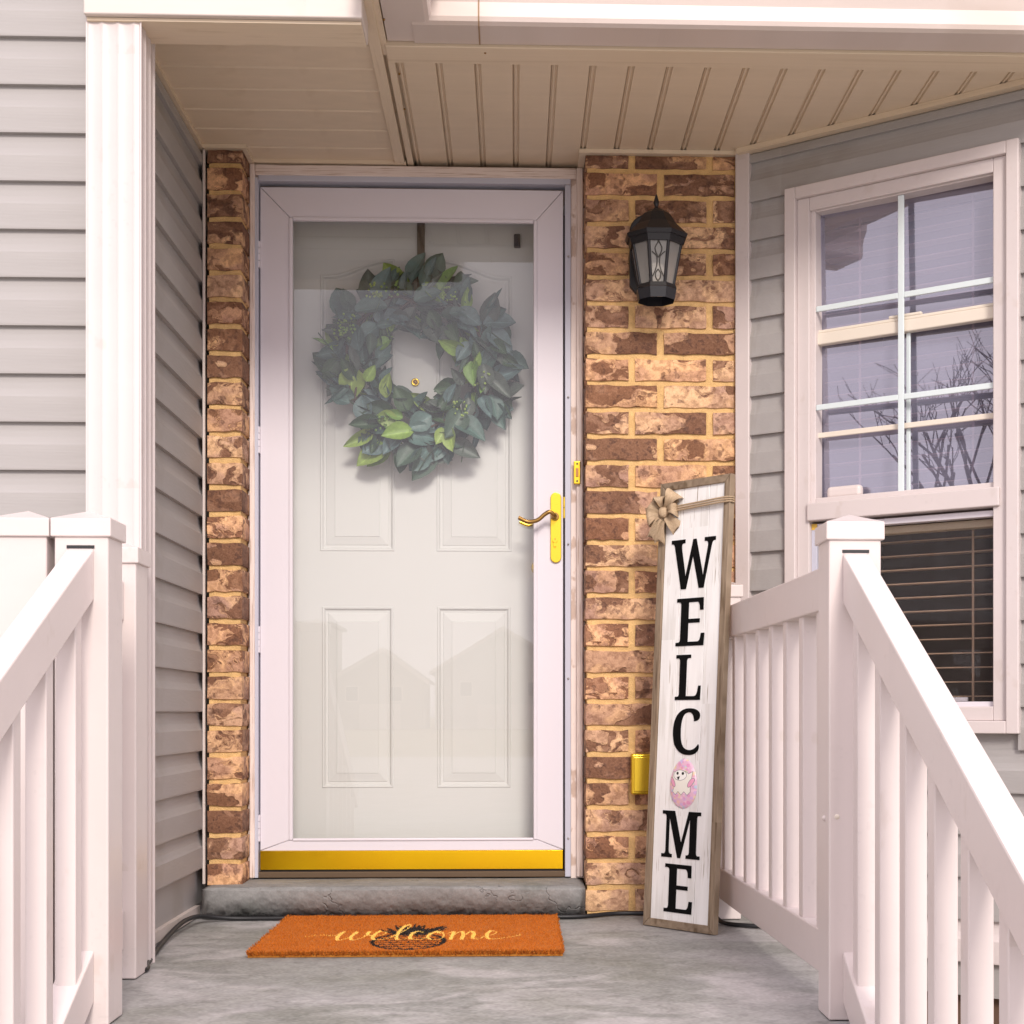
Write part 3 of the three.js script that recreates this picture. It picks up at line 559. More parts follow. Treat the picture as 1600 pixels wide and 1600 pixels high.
function stairRail(label, x, yTop, yLow) {
  const t = thing('stair_rail', label, 'railing', [x, 0, zN]);
  const L = 1.35, sl = 0.513, hh = 0.098;
  const bar = (y, w) => { const g = extrude([[0.0, y - hh], [0, y], [L, y - L * sl], [L, y - hh - L * sl]], w - 0.008, 0.004, 2); g.translate(0, 0, -w / 2 + 0.004).rotateY(-Math.PI / 2); return planarUV(g, 1, 1, 0, 0, 'z', 'y'); };
  part('handrail', bar(yTop, 0.050), M.rail, t); part('bottom_rail', bar(yLow, 0.050), M.rail, t);
  for (let z = 0.075; z < L; z += 0.168) part('baluster', boxAt(-0.0185, 0.0185, yLow - z * sl - 0.012, yTop - hh - z * sl + 0.012, z - 0.019, z + 0.019, 0.003), M.rail, t);
  part('mount_slot', boxAt(-0.026, 0.026, yTop + 0.0, yTop + 0.006, 0.0002, 0.0015), M.dark, t);
  return t;
}
stairRail('white sloping stair handrail with balusters in front of the bay window', X(1337, zN, 1000), Y(864, zN, 1337), Y(1488, zN, 1330));
stairRail('white sloping stair handrail with balusters in front of the street side siding', X(126, zN, 1000), Y(857, zN, 126), Y(1486, zN, 126));

// ================================================================ objects
// wall lantern
{
  const z = 0.105, cx = X(1025.5, z, 400), t = thing('wall_lantern', 'black carriage lantern with leaded glass mounted on the brick pier', 'lamp', [cx, 0, z]);
  const yy = (p) => Y(p - 7, z, 1025), oct = (rt, rb, y1, y0) => new THREE.CylinderGeometry(rt, rb, y1 - y0, 8, 1, false, Math.PI / 8).translate(0, (y1 + y0) / 2, 0).toNonIndexed();
  const flat = (g) => { g.computeVertexNormals(); return g; };
  const yE = yy(378), yEb = yy(394), yB0 = yy(392), yB1 = yy(457), k = 1.03;
  const bp = []; for (let i = 0; i <= 16; i++) { const a = Math.PI * i / 16; bp.push([0.058 * Math.cos(a), yy(352) + 0.05 * Math.sin(a)]); } bp.push([-0.058, yy(440)], [-0.04, yy(452)], [0.04, yy(452)], [0.058, yy(440)]);
  part('backplate', extrude(bp, 0.012, 0.003, 2).translate(-0.012, 0, -z + 0.003), M.iron, t);
  const pr = [[0.001, yy(310)], [0.003, yy(313)], [0.0085, yy(324)], [0.006, yy(328)], [0.0045, yy(331)], [0.009, yy(333)], [0.010, yy(336)]];
  part('finial', new THREE.LatheGeometry(pr.map(p => new THREE.Vector2(...p)).reverse(), 16), M.iron, t);
  const roof = part('roof', flat(oct(0.018, 0.040, yy(335), yy(343))), M.iron, t);
  part('roof_dome', flat(oct(0.040, 0.060, yy(343) , yy(360))), M.iron, roof);
  part('roof_flare', flat(oct(0.060, 0.093, yy(360), yE)), M.iron, roof);
  part('eave', flat(oct(0.0945, 0.090, yE, yy(384))), M.iron, t);
  part('eave_band', flat(oct(0.086, 0.080, yy(384), yEb)), M.iron, t);
  const rt = 0.074, rb = 0.051;
  const at = (r, i) => { const a = Math.PI / 8 + i * Math.PI / 4; return [r * Math.sin(a), r * Math.cos(a)]; };
  for (let i = 0; i < 8; i++) {
    const [ax, az] = at(rt, i), [bx, bz] = at(rb, i), [cx2, cz2] = at(rt, i + 1), [dx, dz2] = at(rb, i + 1);
    part('mullion', tube([[ax, yB0, az], [(ax + bx) / 2, (yB0 + yB1) / 2, (az + bz) / 2], [bx, yB1, bz]], 0.0048, 6, 6), M.iron, t);
    part('lamp_glass', grid(1, 1, (u, v) => { const p0 = [bx + (dx - bx) * u, yB1, bz + (dz2 - bz) * u], p1 = [ax + (cx2 - ax) * u, yB0, az + (cz2 - az) * u]; return [p0[0] + (p1[0] - p0[0]) * v, p0[1] + (p1[1] - p0[1]) * v, p0[2] + (p1[2] - p0[2]) * v]; }), M.lampGlass, t);
  }
  // leaded curves on the front pane
  const f = (q, v) => { const r = (rb + (rt - rb) * v) * Math.cos(Math.PI / 8); return [q * (rb + (rt - rb) * v) * Math.sin(Math.PI / 8), yB1 + (yB0 - yB1) * v, r + 0.0015]; };
  for (const s of [-1, 1]) {
    part('lead_line', tube([0.16, 0.27, 0.38, 0.5, 0.62, 0.72].map((v, i) => f(s * [0.75, 0.42, 0.22, 0.14, 0.24, 0.72][i], v)), 0.0016, 24, 5), M.lead, t);
    part('lead_line', tube([[0, 0.58], [0.32, 0.72], [0.36, 0.8], [0, 0.96]].map(([q, v]) => f(s * q, v)), 0.0016, 16, 5), M.lead, t);
    part('lead_line', tube([[0, 0.32], [0.34, 0.22], [0.3, 0.13], [0, 0.05]].map(([q, v]) => f(s * q, v)), 0.0016, 16, 5), M.lead, t);
  }
  part('lower_band', flat(oct(0.057, 0.061, yB1 + 0.004, yy(461))), M.iron, t);
  const rim = new THREE.CylinderGeometry(0.061, 0.055, 0.030, 8, 1, true, Math.PI / 8).translate(0, yy(470), 0).toNonIndexed(); part('bottom_rim', flat(rim), new THREE.MeshStandardMaterial({ color: lin(0.018, 0.018, 0.022), roughness: 0.4, side: THREE.DoubleSide }), t);
  part('socket', new THREE.CylinderGeometry(0.013, 0.013, 0.05, 12), M.cream, t, [0, yy(452), 0]);
  part('bulb', new THREE.SphereGeometry(0.024, 16, 12), phys(lin(0.9, 0.88, 0.84), 0.3), t, [0, yy(430), 0]);
  part('arm', tube([[0, yy(345), -z + 0.01], [0, yy(338), -0.05], [0, yy(345), -0.01]], 0.011, 10, 8), M.iron, t);
}
// door bell
{
  const z = dz + 0.027, t = thing('door_bell', 'small bright brass bell push on the door casing', 'door bell', [X(901.5, z), Y(738, z), dz + 0.0265]);
  part('plate', new RoundedBoxGeometry(0.021, 0.070, 0.012, 3, 0.003), M.brassBright, t, [0, 0, 0.006]);
  part('button', new RoundedBoxGeometry(0.008, 0.026, 0.004, 2, 0.001), std(lin(0.55, 0.22, 0.05), 0.4), t, [0, 0, 0.0135]);
  for (const s of [-1, 1]) part('screw', new THREE.CylinderGeometry(0.003, 0.003, 0.002, 10).rotateX(Math.PI / 2), M.dark, t, [0, s * 0.026, 0.012]);
}
// outlet box behind the sign
{
  const z = 0.04, x0 = X(986, z), y1 = Y(1178, z), y0 = Y(1242, z), t = thing('outlet_box', 'yellow brass weatherproof outlet box on brick beside the tall sign', 'outlet box', [x0 + 0.045, (y0 + y1) / 2, 0.002]);
  part('box', new RoundedBoxGeometry(0.09, y1 - y0, 0.045, 3, 0.006), M.brassBright, t, [0, 0, 0.0225]);
  part('cover', new RoundedBoxGeometry(0.076, (y1 - y0) * 0.86, 0.008, 3, 0.003), M.brassBright, t, [0, 0, 0.049]);
}
// cables along the wall foot
tag(part('power_cable', tube([[fLx, 0.008, 0.985], [xL + 0.085, 0.008, 0.945], [xL + 0.072, 0.008, 0.86], [xL + 0.035, 0.012, 0.55], [xL + 0.035, 0.03, 0.28], [xL + 0.055, 0.02, 0.14], [xL + 0.12, 0.009, 0.10], [xL + 0.3, 0.008, 0.095], [-0.4, 0.008, 0.088]], 0.0065, 80, 8), M.cable, scene), 'black cable running along the foot of the siding return wall', 'cable');
tag(part('power_cable_001', tube([[0.03, 0.008, 0.088], [0.12, 0.008, 0.096], [0.2, 0.008, 0.085], [0.3, 0.008, 0.03], [0.42, 0.008, 0.035], [0.5, 0.008, 0.04], [0.56, 0.02, 0.12], [0.585, 0.008, 0.24], [0.64, 0.008, 0.29], [0.695, 0.008, 0.31]], 0.0065, 80, 8), M.cable, scene), 'black cable running along the foot of the wide brick pier', 'cable');

// doormat
{
  const a = G(392, 1497), b = G(880, 1497), c = 0.088, x0 = (a.x + G(434, 1440).x) / 2 + 0.01, x1 = b.x, zf = a.z, w = x1 - x0, d = zf - c;
  const cw = 1024, ch = Math.round(1024 * d / w), cv = document.createElement('canvas'); cv.width = cw; cv.height = ch; const g = cv.getContext('2d');
  const mx = (p) => (p.x - x0) / w * cw, my = (p) => (p.z - c) / d * ch;
  g.fillStyle = 'rgb(186,102,14)'; g.fillRect(0, 0, cw, ch);
  const q = (px, py) => { const p = G(px, py, 0.018); return [mx(p), my(p)]; };
  for (let i = 0; i < 9000; i++) { const s = rnd(); g.strokeStyle = s < 0.33 ? 'rgba(150,70,6,.35)' : s < 0.7 ? 'rgba(222,136,40,.3)' : 'rgba(176,84,10,.4)'; g.lineWidth = 2; const x = rnd() * cw, y = rnd() * ch, an = rnd() * 7; g.beginPath(); g.moveTo(x, y); g.lineTo(x + 9 * Math.cos(an), y + 9 * Math.sin(an)); g.stroke(); }
  const ink = 'rgb(26,14,8)'; g.strokeStyle = ink; g.lineJoin = g.lineCap = 'round';
  const [ex0] = q(581, 1470), [ex1] = q(693, 1470), [, ey0] = q(636, 1456), [, ey1] = q(636, 1481), exc = (ex0 + ex1) / 2, eyc = (ey0 + ey1) / 2, erx = (ex1 - ex0) / 2, ery = (ey1 - ey0) / 2;
  g.save(); g.beginPath(); g.ellipse(exc, eyc, erx, ery, 0, 0, Math.PI * 2); g.clip(); g.lineWidth = 7;
  for (let r = 0; r < 9; r++) { const y = eyc - ery + (r + 0.5) * ery * 2 / 8; for (let s = -6; s < 7; s++) { const x = exc + (s + (r & 1 ? 0.5 : 0)) * erx / 3.6; g.lineWidth = 9 + 6 * rnd(); g.beginPath(); g.moveTo(x, y - 4); g.quadraticCurveTo(x + erx / 7.2, y + ery / 6, x + erx / 3.6, y - 2); g.stroke(); } }
  g.restore(); g.lineWidth = 15; g.beginPath(); g.ellipse(exc, eyc, erx, ery, 0, 0, Math.PI * 2); g.stroke();
  const [, ly] = q(640, 1438), [, lb] = q(640, 1459); g.fillStyle = ink;
  for (let i = 0; i < 34; i++) { const s = (i / 33 - 0.5) * 2, sx = exc + s * erx * 0.30, tx = exc + s * erx * (0.8 + 0.35 * rnd()), ty = lb + (ly - lb) * (0.45 + 0.55 * rnd()) * (1 - 0.35 * Math.abs(s)), bw = 10 + 8 * rnd(); g.beginPath(); g.moveTo(sx - bw / 2, lb); g.quadraticCurveTo((sx + tx) / 2 - bw, (lb + ty) / 2, tx, ty); g.quadraticCurveTo((sx + tx) / 2 + bw, (lb + ty) / 2 + 12, sx + bw / 2, lb); if (i % 2) { g.lineWidth = 8; g.stroke(); } else g.fill(); }
  // hand lettered word
  const L = [[[-0.9, 0.42], [-0.3, 0.55], [0.1, 0.5], [0.38, 0.88], [0.3, 0.3], [0.45, 0.05], [0.72, 0.3], [0.88, 0.85], [0.8, 0.3], [0.95, 0.05], [1.25, 0.35], [1.38, 0.88], [1.34, 0.62], [1.55, 0.45], [1.85, 0.5], [1.98, 0.8], [1.78, 0.88], [1.6, 0.45], [1.75, 0.08], [2.1, 0.15], [2.45, 0.6], [2.8, 1.35], [2.75, 1.6], [2.55, 1.3], [2.47, 0.4], [2.6, 0.08], [2.9, 0.2]], [[3.4, 0.72], [3.2, 0.88], [2.98, 0.5], [3.08, 0.12], [3.38, 0.1], [3.62, 0.3]], [[3.92, 0.86], [3.68, 0.6], [3.72, 0.15], [4.02, 0.08], [4.22, 0.45], [4.02, 0.86], [3.98, 0.7], [4.3, 0.66], [4.5, 0.84], [4.5, 0.08]], [[4.5, 0.1], [4.58, 0.5], [4.82, 0.86], [4.92, 0.6], [4.9, 0.08]], [[4.9, 0.1], [4.98, 0.5], [5.22, 0.86], [5.32, 0.6], [5.32, 0.15], [5.5, 0.08], [5.75, 0.4], [6.0, 0.5], [6.14, 0.78], [5.97, 0.9], [5.8, 0.5], [5.95, 0.1], [6.3, 0.15], [7.1, 0.5]]];
  const [tx0] = q(480, 1458), [tx1] = q(815, 1458), [, tb] = q(640, 1467), [, tt] = q(640, 1451);
  const tp = (p) => [tx0 + (p[0] + 0.9) / 8 * (tx1 - tx0), tb + (tt - tb) * p[1] / 1.0];
  g.strokeStyle = 'rgb(250,206,104)';
  for (const st of L) { const cvv = new THREE.CatmullRomCurve3(st.map(p => { const k = tp(p); return new THREE.Vector3(k[0], k[1], 0); })), n = st.length * 10, pt = cvv.getPoints(n); for (let i = 0; i < n; i++) { const dy = pt[i + 1].y - pt[i].y; g.lineWidth = 5 + 8 * sst(0, 5, dy); g.beginPath(); g.moveTo(pt[i].x, pt[i].y); g.lineTo(pt[i + 1].x, pt[i + 1].y); g.stroke(); } }
  const tex = new THREE.CanvasTexture(cv); tex.colorSpace = THREE.SRGBColorSpace; tex.magFilter = THREE.LinearFilter;
  const t = thing('doormat', 'orange coir doormat printed with a pineapple and the word welcome', 'doormat', [x0, 0, c]);
  const mat = std(0xffffff, 0.95, { map: tex }), matF = std(0xffffff, 0.95, { map: tex, vertexColors: true, side: THREE.DoubleSide });
  part('backing', boxAt(0.002, w - 0.002, 0.001, 0.006, 0.002, d - 0.002), M.dark, t);
  const top = grid(60, 50, (u, v) => [w * u, 0.0125 + 0.002 * fbm(u * 30, v * 26, 2), d * (1 - v)]);
  const pile = part('pile', top, mat, t);
  const P = [], U = [], C = [], I = [];
  const blade = (x, z, hgt, lx, lz, wd, tone) => {
    const a = rnd() * Math.PI, dx = Math.cos(a) * wd, dzz = Math.sin(a) * wd, o = P.length / 3, u = x / w, v = 1 - z / d;
    P.push(x - dx, 0.007, z - dzz, x + dx, 0.007, z + dzz, x + lx + dx * 0.5, hgt, z + lz + dzz * 0.5, x + lx - dx * 0.5, hgt, z + lz - dzz * 0.5);
    for (let i = 0; i < 4; i++) { U.push(Math.min(0.998, Math.max(0.002, u)), Math.min(0.998, Math.max(0.002, v))); C.push(tone, tone * 0.98, tone * 0.95); } I.push(o, o + 1, o + 2, o, o + 2, o + 3);
  };
  for (let i = 0; i < 46000; i++) blade(rnd() * w, rnd() * d, rr(0.0135, 0.0172), rr(-0.0035, 0.0035), rr(-0.0025, 0.0025), rr(0.0006, 0.0012), rr(0.7, 1.2));
  for (let i = 0; i < 3200; i++) blade(rnd() * w, d + rr(-0.004, 0.003), rr(0.004, 0.02), rr(-0.006, 0.006), rr(0.0, 0.008), rr(0.0007, 0.0014), rr(0.55, 1.2));
  for (let i = 0; i < 1600; i++) { const s = rnd() < 0.5; blade(s ? rr(-0.002, 0.003) : w + rr(-0.003, 0.002), rnd() * d, rr(0.006, 0.02), s ? rr(-0.006, 0) : rr(0, 0.006), rr(-0.004, 0.004), rr(0.0007, 0.0014), rr(0.55, 1.2)); }
  const fg = new THREE.BufferGeometry(); fg.setAttribute('position', new THREE.Float32BufferAttribute(P, 3)); fg.setAttribute('uv', new THREE.Float32BufferAttribute(U, 2)); fg.setAttribute('color', new THREE.Float32BufferAttribute(C, 3)); fg.setIndex(I); fg.computeVertexNormals();
  part('coir_fibres', fg, matF, t).userData.kind = 'stuff';
  const edge = std(lin(0.42, 0.16, 0.02), 0.95); part('edge', boxAt(0, w, 0.001, 0.0115, d - 0.002, d), edge, t);
}
// ---------------------------------------------------------------- welcome sign
{
  const bl = G(1012, 1445), br = G(1122, 1461), wv = br.clone().sub(bl), Wd = Math.hypot(wv.x, wv.z), yaw = -Math.atan2(wv.z, wv.x), H = 1.245;
  const t = thing('welcome_sign', 'tall white plank welcome sign in brown wood frame leaning in the porch corner', 'sign', [bl.x, 0.001, bl.z]); t.rotation.order = 'YXZ'; t.rotation.y = yaw; t.rotation.x = -0.058;
  const woodT = texture(256, 1024, (x, y) => { const n = fbm(x * 22, y * 7, 4), f = fbm(x * 110, y * 26, 3), s = sst(0.6, 0.75, fbm(x * 40 + 7, y * 10, 3)); const k = mix([118, 100, 82], [156, 138, 116], n), v = 34 * (f - 0.5) - 26 * s; return [k[0] + v, k[1] + v, k[2] + v, f * 0.6 + n * 0.4 - 0.3 * s]; });
  const wood = std(0xffffff, 0.85, { map: woodT.map, bumpMap: woodT.bump, bumpScale: 0.0015 });
  const plT = texture(512, 1024, (x, y) => { const n = fbm(x * 30, y * 7, 4), st = sst(0.70, 0.80, fbm(x * 150, y * 9, 3)) * sst(0.42, 0.62, fbm(x * 9 + 3, y * 6, 3)), b = sst(0.56, 0.72, fbm(x * 26 + 9, y * 4, 4)); const v = 246 - 12 * (1 - n), k = mix([v, v - 1, v - 3], [150, 134, 118], Math.min(1, st * 0.9)); return [k[0] - 12 * b, k[1] - 13 * b, k[2] - 15 * b, 0.8 - 0.7 * st + 0.2 * n]; });
  const paint = std(0xffffff, 0.7, { map: plT.map, bumpMap: plT.bump, bumpScale: 0.0008 });
  const f = 0.022, dp = 0.020;
  const mit = (pts) => extrude(pts, dp - 0.004, 0.002, 2).translate(0, 0, 0.002);
  const e = 0.0005;
  part('frame_bar', planarUV(mit([[0, 0], [f, f + e], [f, H - f - e], [0, H]]), 0.25, 1), wood, t);
  part('frame_bar', planarUV(mit([[Wd, 0], [Wd, H], [Wd - f, H - f - e], [Wd - f, f + e]]), 0.25, 1, 0.1, 0.3), wood, t);
  part('frame_bar', planarUV(mit([[e, 0], [Wd - e, 0], [Wd - f - e, f], [f + e, f]]), 1, 0.25, 0, 0, 'y', 'x'), wood, t);
  part('frame_bar', planarUV(mit([[e, H], [f + e, H - f], [Wd - f - e, H - f], [Wd - e, H]]), 1, 0.25, 0, 0, 'y', 'x'), wood, t);
  const iw = Wd - 2 * f, jo = [0, 0.30, 0.74, 1];
  for (let i = 0; i < 3; i++) part('plank', planarUV(boxAt(f + iw * jo[i] + 0.0008, f + iw * jo[i + 1] - 0.0008, f - 0.004, H - f + 0.004, 0.004, 0.014, 0.001), 0.36, 0.8, i * 0.13, i * 0.31), paint, t);
  // letters
  const font = await new FontLoader().loadAsync('fonts/droid/droid_serif_bold.typeface.json');
  const black = phys(lin(0.003, 0.003, 0.003), 0.9, { specularIntensity: 0.3 });
  const yOf = (py) => H * (1453.5 - py) / (1453.5 - 748);
  const put = (name, ch, y0, y1, w, off = 0) => {
    const g = new TextGeometry(ch, { font, size: 0.1, depth: 0.0015, curveSegments: 10, bevelEnabled: false }); g.computeBoundingBox(); const b = g.boundingBox, a = yOf(y1), c = yOf(y0);
    g.translate(-(b.min.x + b.max.x) / 2, -b.min.y, 0).scale(w / (b.max.x - b.min.x), (c - a) / (b.max.y - b.min.y), 1);
    part(name, g, black, t, [Wd / 2 + off, a, 0.0143]);
  };
  put('letter_w', 'W', 842, 921, 0.163); put('letter_e', 'E', 936, 1011, 0.105); put('letter_l', 'L', 1025, 1096, 0.094); put('letter_c', 'C', 1109, 1182, 0.098); put('letter_m', 'M', 1270, 1343, 0.142, -0.004); put('letter_e', 'E', 1353, 1428, 0.104, -0.006);
  // painted egg with a hatching chick in place of the letter O
  const cv = document.createElement('canvas'); cv.width = 256; cv.height = 448; const g = cv.getContext('2d');
  g.fillStyle = '#e8bdd2'; g.fillRect(0, 0, 256, 448);
  for (let i = 0; i < 220; i++) { g.fillStyle = ['#f6d0e2', '#e79ac4', '#f3e2a6', '#b9dcec', '#d8b6e6', '#f7c9b4'][Math.floor(rnd() * 6)]; g.globalAlpha = 0.75; g.beginPath(); g.arc(rnd() * 256, rnd() * 448, 6 + rnd() * 12, 0, 7); g.fill(); } g.globalAlpha = 1;
  g.fillStyle = '#f4f1e6'; g.beginPath(); g.moveTo(40, 118); for (let i = 0; i <= 6; i++) g.lineTo(40 + i * 30, 118 + (i & 1 ? 18 : -4)); g.lineTo(216, 190); g.bezierCurveTo(214, 240, 206, 262, 210, 292); for (let i = 0; i <= 6; i++) g.lineTo(210 - i * 28, 296 + (i & 1 ? 30 : 0)); g.bezierCurveTo(60, 260, 70, 220, 36, 176); g.closePath(); g.fill();
  g.strokeStyle = '#8a8088'; g.lineWidth = 4; g.stroke();
  g.fillStyle = '#eea6c4'; for (const [x, s] of [[34, -1], [204, 1]]) { g.beginPath(); g.ellipse(x + 8, 214, 18, 46, s * 0.5, 0, 7); g.fill(); g.stroke(); }
  g.fillStyle = '#fbfaf5'; g.beginPath(); g.ellipse(110, 150, 62, 46, 0, 0, 7); g.fill(); g.stroke();
  g.fillStyle = '#101014'; for (const x of [86, 138]) { g.beginPath(); g.ellipse(x, 134, 11, 13, 0, 0, 7); g.fill(); } g.beginPath(); g.moveTo(82, 168); g.lineTo(112, 160); g.lineTo(104, 184); g.lineTo(96, 196); g.closePath(); g.fill();
  const et = new THREE.CanvasTexture(cv); et.colorSpace = THREE.SRGBColorSpace;
  const ea = yOf(1266), eb = yOf(1187.5), eh = (eb - ea) / 2, ew = 0.05, eg = grid(24, 24, (u, v) => { const r = Math.min(1, v), a = u * Math.PI * 2, yy = Math.cos(a) * r, xx = Math.sin(a) * r * (1 - 0.10 * yy); return [xx * ew, yy * eh, 0.010 * Math.sqrt(Math.max(0, 1 - r * r))]; });
  planarUV(eg, 2 * ew, 2 * eh, -ew, -eh); part('painted_egg', eg, phys(0xffffff, 0.35, { map: et, side: THREE.DoubleSide, clearcoat: 0.4 }), t, [Wd / 2 - 0.002, (ea + eb) / 2, 0.0145]);
  scene.updateMatrixWorld(true);
  // twine round the sign and burlap bow
  const by = yOf(797), burT = texture(256, 256, (x, y) => { const a = Math.sin(x * 256 * 0.9), b = Math.sin(y * 256 * 0.9), n = fbm(x * 20, y * 20, 3), k = 204 + 30 * (n - 0.5) + 16 * a * b; return [k, k - 26, k - 58, 0.5 + 0.25 * a + 0.25 * b]; });
  const bur = std(0xffffff, 0.95, { map: burT.map, bumpMap: burT.bump, bumpScale: 0.001, side: THREE.DoubleSide });
  const o = t.localToWorld(new THREE.Vector3(0.028, by, dp + 0.004));
  const bow = thing('burlap_bow', 'tan burlap bow tied with twine at the top of the sign', 'bow', [o.x, o.y, o.z]); bow.rotation.y = yaw * 0.5;
  for (const s of [0, 1, 2]) { const p = [[0.005, by + s * 0.006, dp + 0.0035], [Wd * 0.5, by + 0.006 + s * 0.006, dp + 0.003], [Wd + 0.0025, by + 0.010 + s * 0.006, dp + 0.001], [Wd + 0.003, by + 0.010 + s * 0.006, 0.004], [Wd - 0.01, by + 0.01 + s * 0.006, -0.003]].map(q => bow.worldToLocal(t.localToWorld(new THREE.Vector3(...q)))); part('twine', tube(p, 0.0026, 30, 6), bur, bow); }
  bow.updateMatrixWorld(true);
  const loop = (an, len, w0, w1, bulge) => grid(20, 4, (u, v) => {
    const out = u < 0.5 ? u * 2 : 2 - u * 2, s = Math.sin(out * Math.PI / 2), z = (u < 0.5 ? 1 : -0.15) * bulge * Math.sin(out * Math.PI * 0.94) + 0.006 + 0.005 * Math.sin(v * 7 + an), ww = w0 + (w1 - w0) * s, q = (v - 0.5) * ww, r = s * len, wob = 0.004 * Math.sin(u * 9 + v * 4);
    return [Math.cos(an) * r - Math.sin(an) * (q + wob), Math.sin(an) * r + Math.cos(an) * (q + wob), z];
  });
  part('loop', loop(0.95, 0.064, 0.014, 0.046, 0.026), bur, bow); part('loop', loop(1.65, 0.046, 0.012, 0.034, 0.034), bur, bow); part('loop', loop(0.1, 0.040, 0.012, 0.032, 0.032), bur, bow); part('loop', loop(2.6, 0.050, 0.012, 0.036, 0.018), bur, bow); part('loop', loop(3.35, 0.052, 0.014, 0.050, 0.024), bur, bow);
  const tail = (an, len, w1) => grid(12, 4, (u, v) => { const ww = 0.014 + w1 * u, q = (v - 0.5) * ww, r = len * u - (u > 0.99 ? 0.018 * (1 - Math.abs(v - 0.5) * 2) : 0), z = 0.009 + 0.010 * Math.sin(u * 3.4) + 0.004 * Math.sin(v * 6 + u * 5); return [Math.cos(an) * r - Math.sin(an) * q, Math.sin(an) * r + Math.cos(an) * q, z]; });
  part('tail', tail(-0.85, 0.068, 0.034), bur, bow); part('tail', tail(-1.75, 0.090, 0.018), bur, bow); part('tail', tail(-2.1, 0.086, 0.014), bur, bow); part('tail', tail(-2.75, 0.055, 0.03), bur, bow);
  const kg = new THREE.SphereGeometry(0.014, 14, 10); kg.scale(1, 1.15, 0.9); part('knot', kg, bur, bow, [0, 0, 0.020]);
}
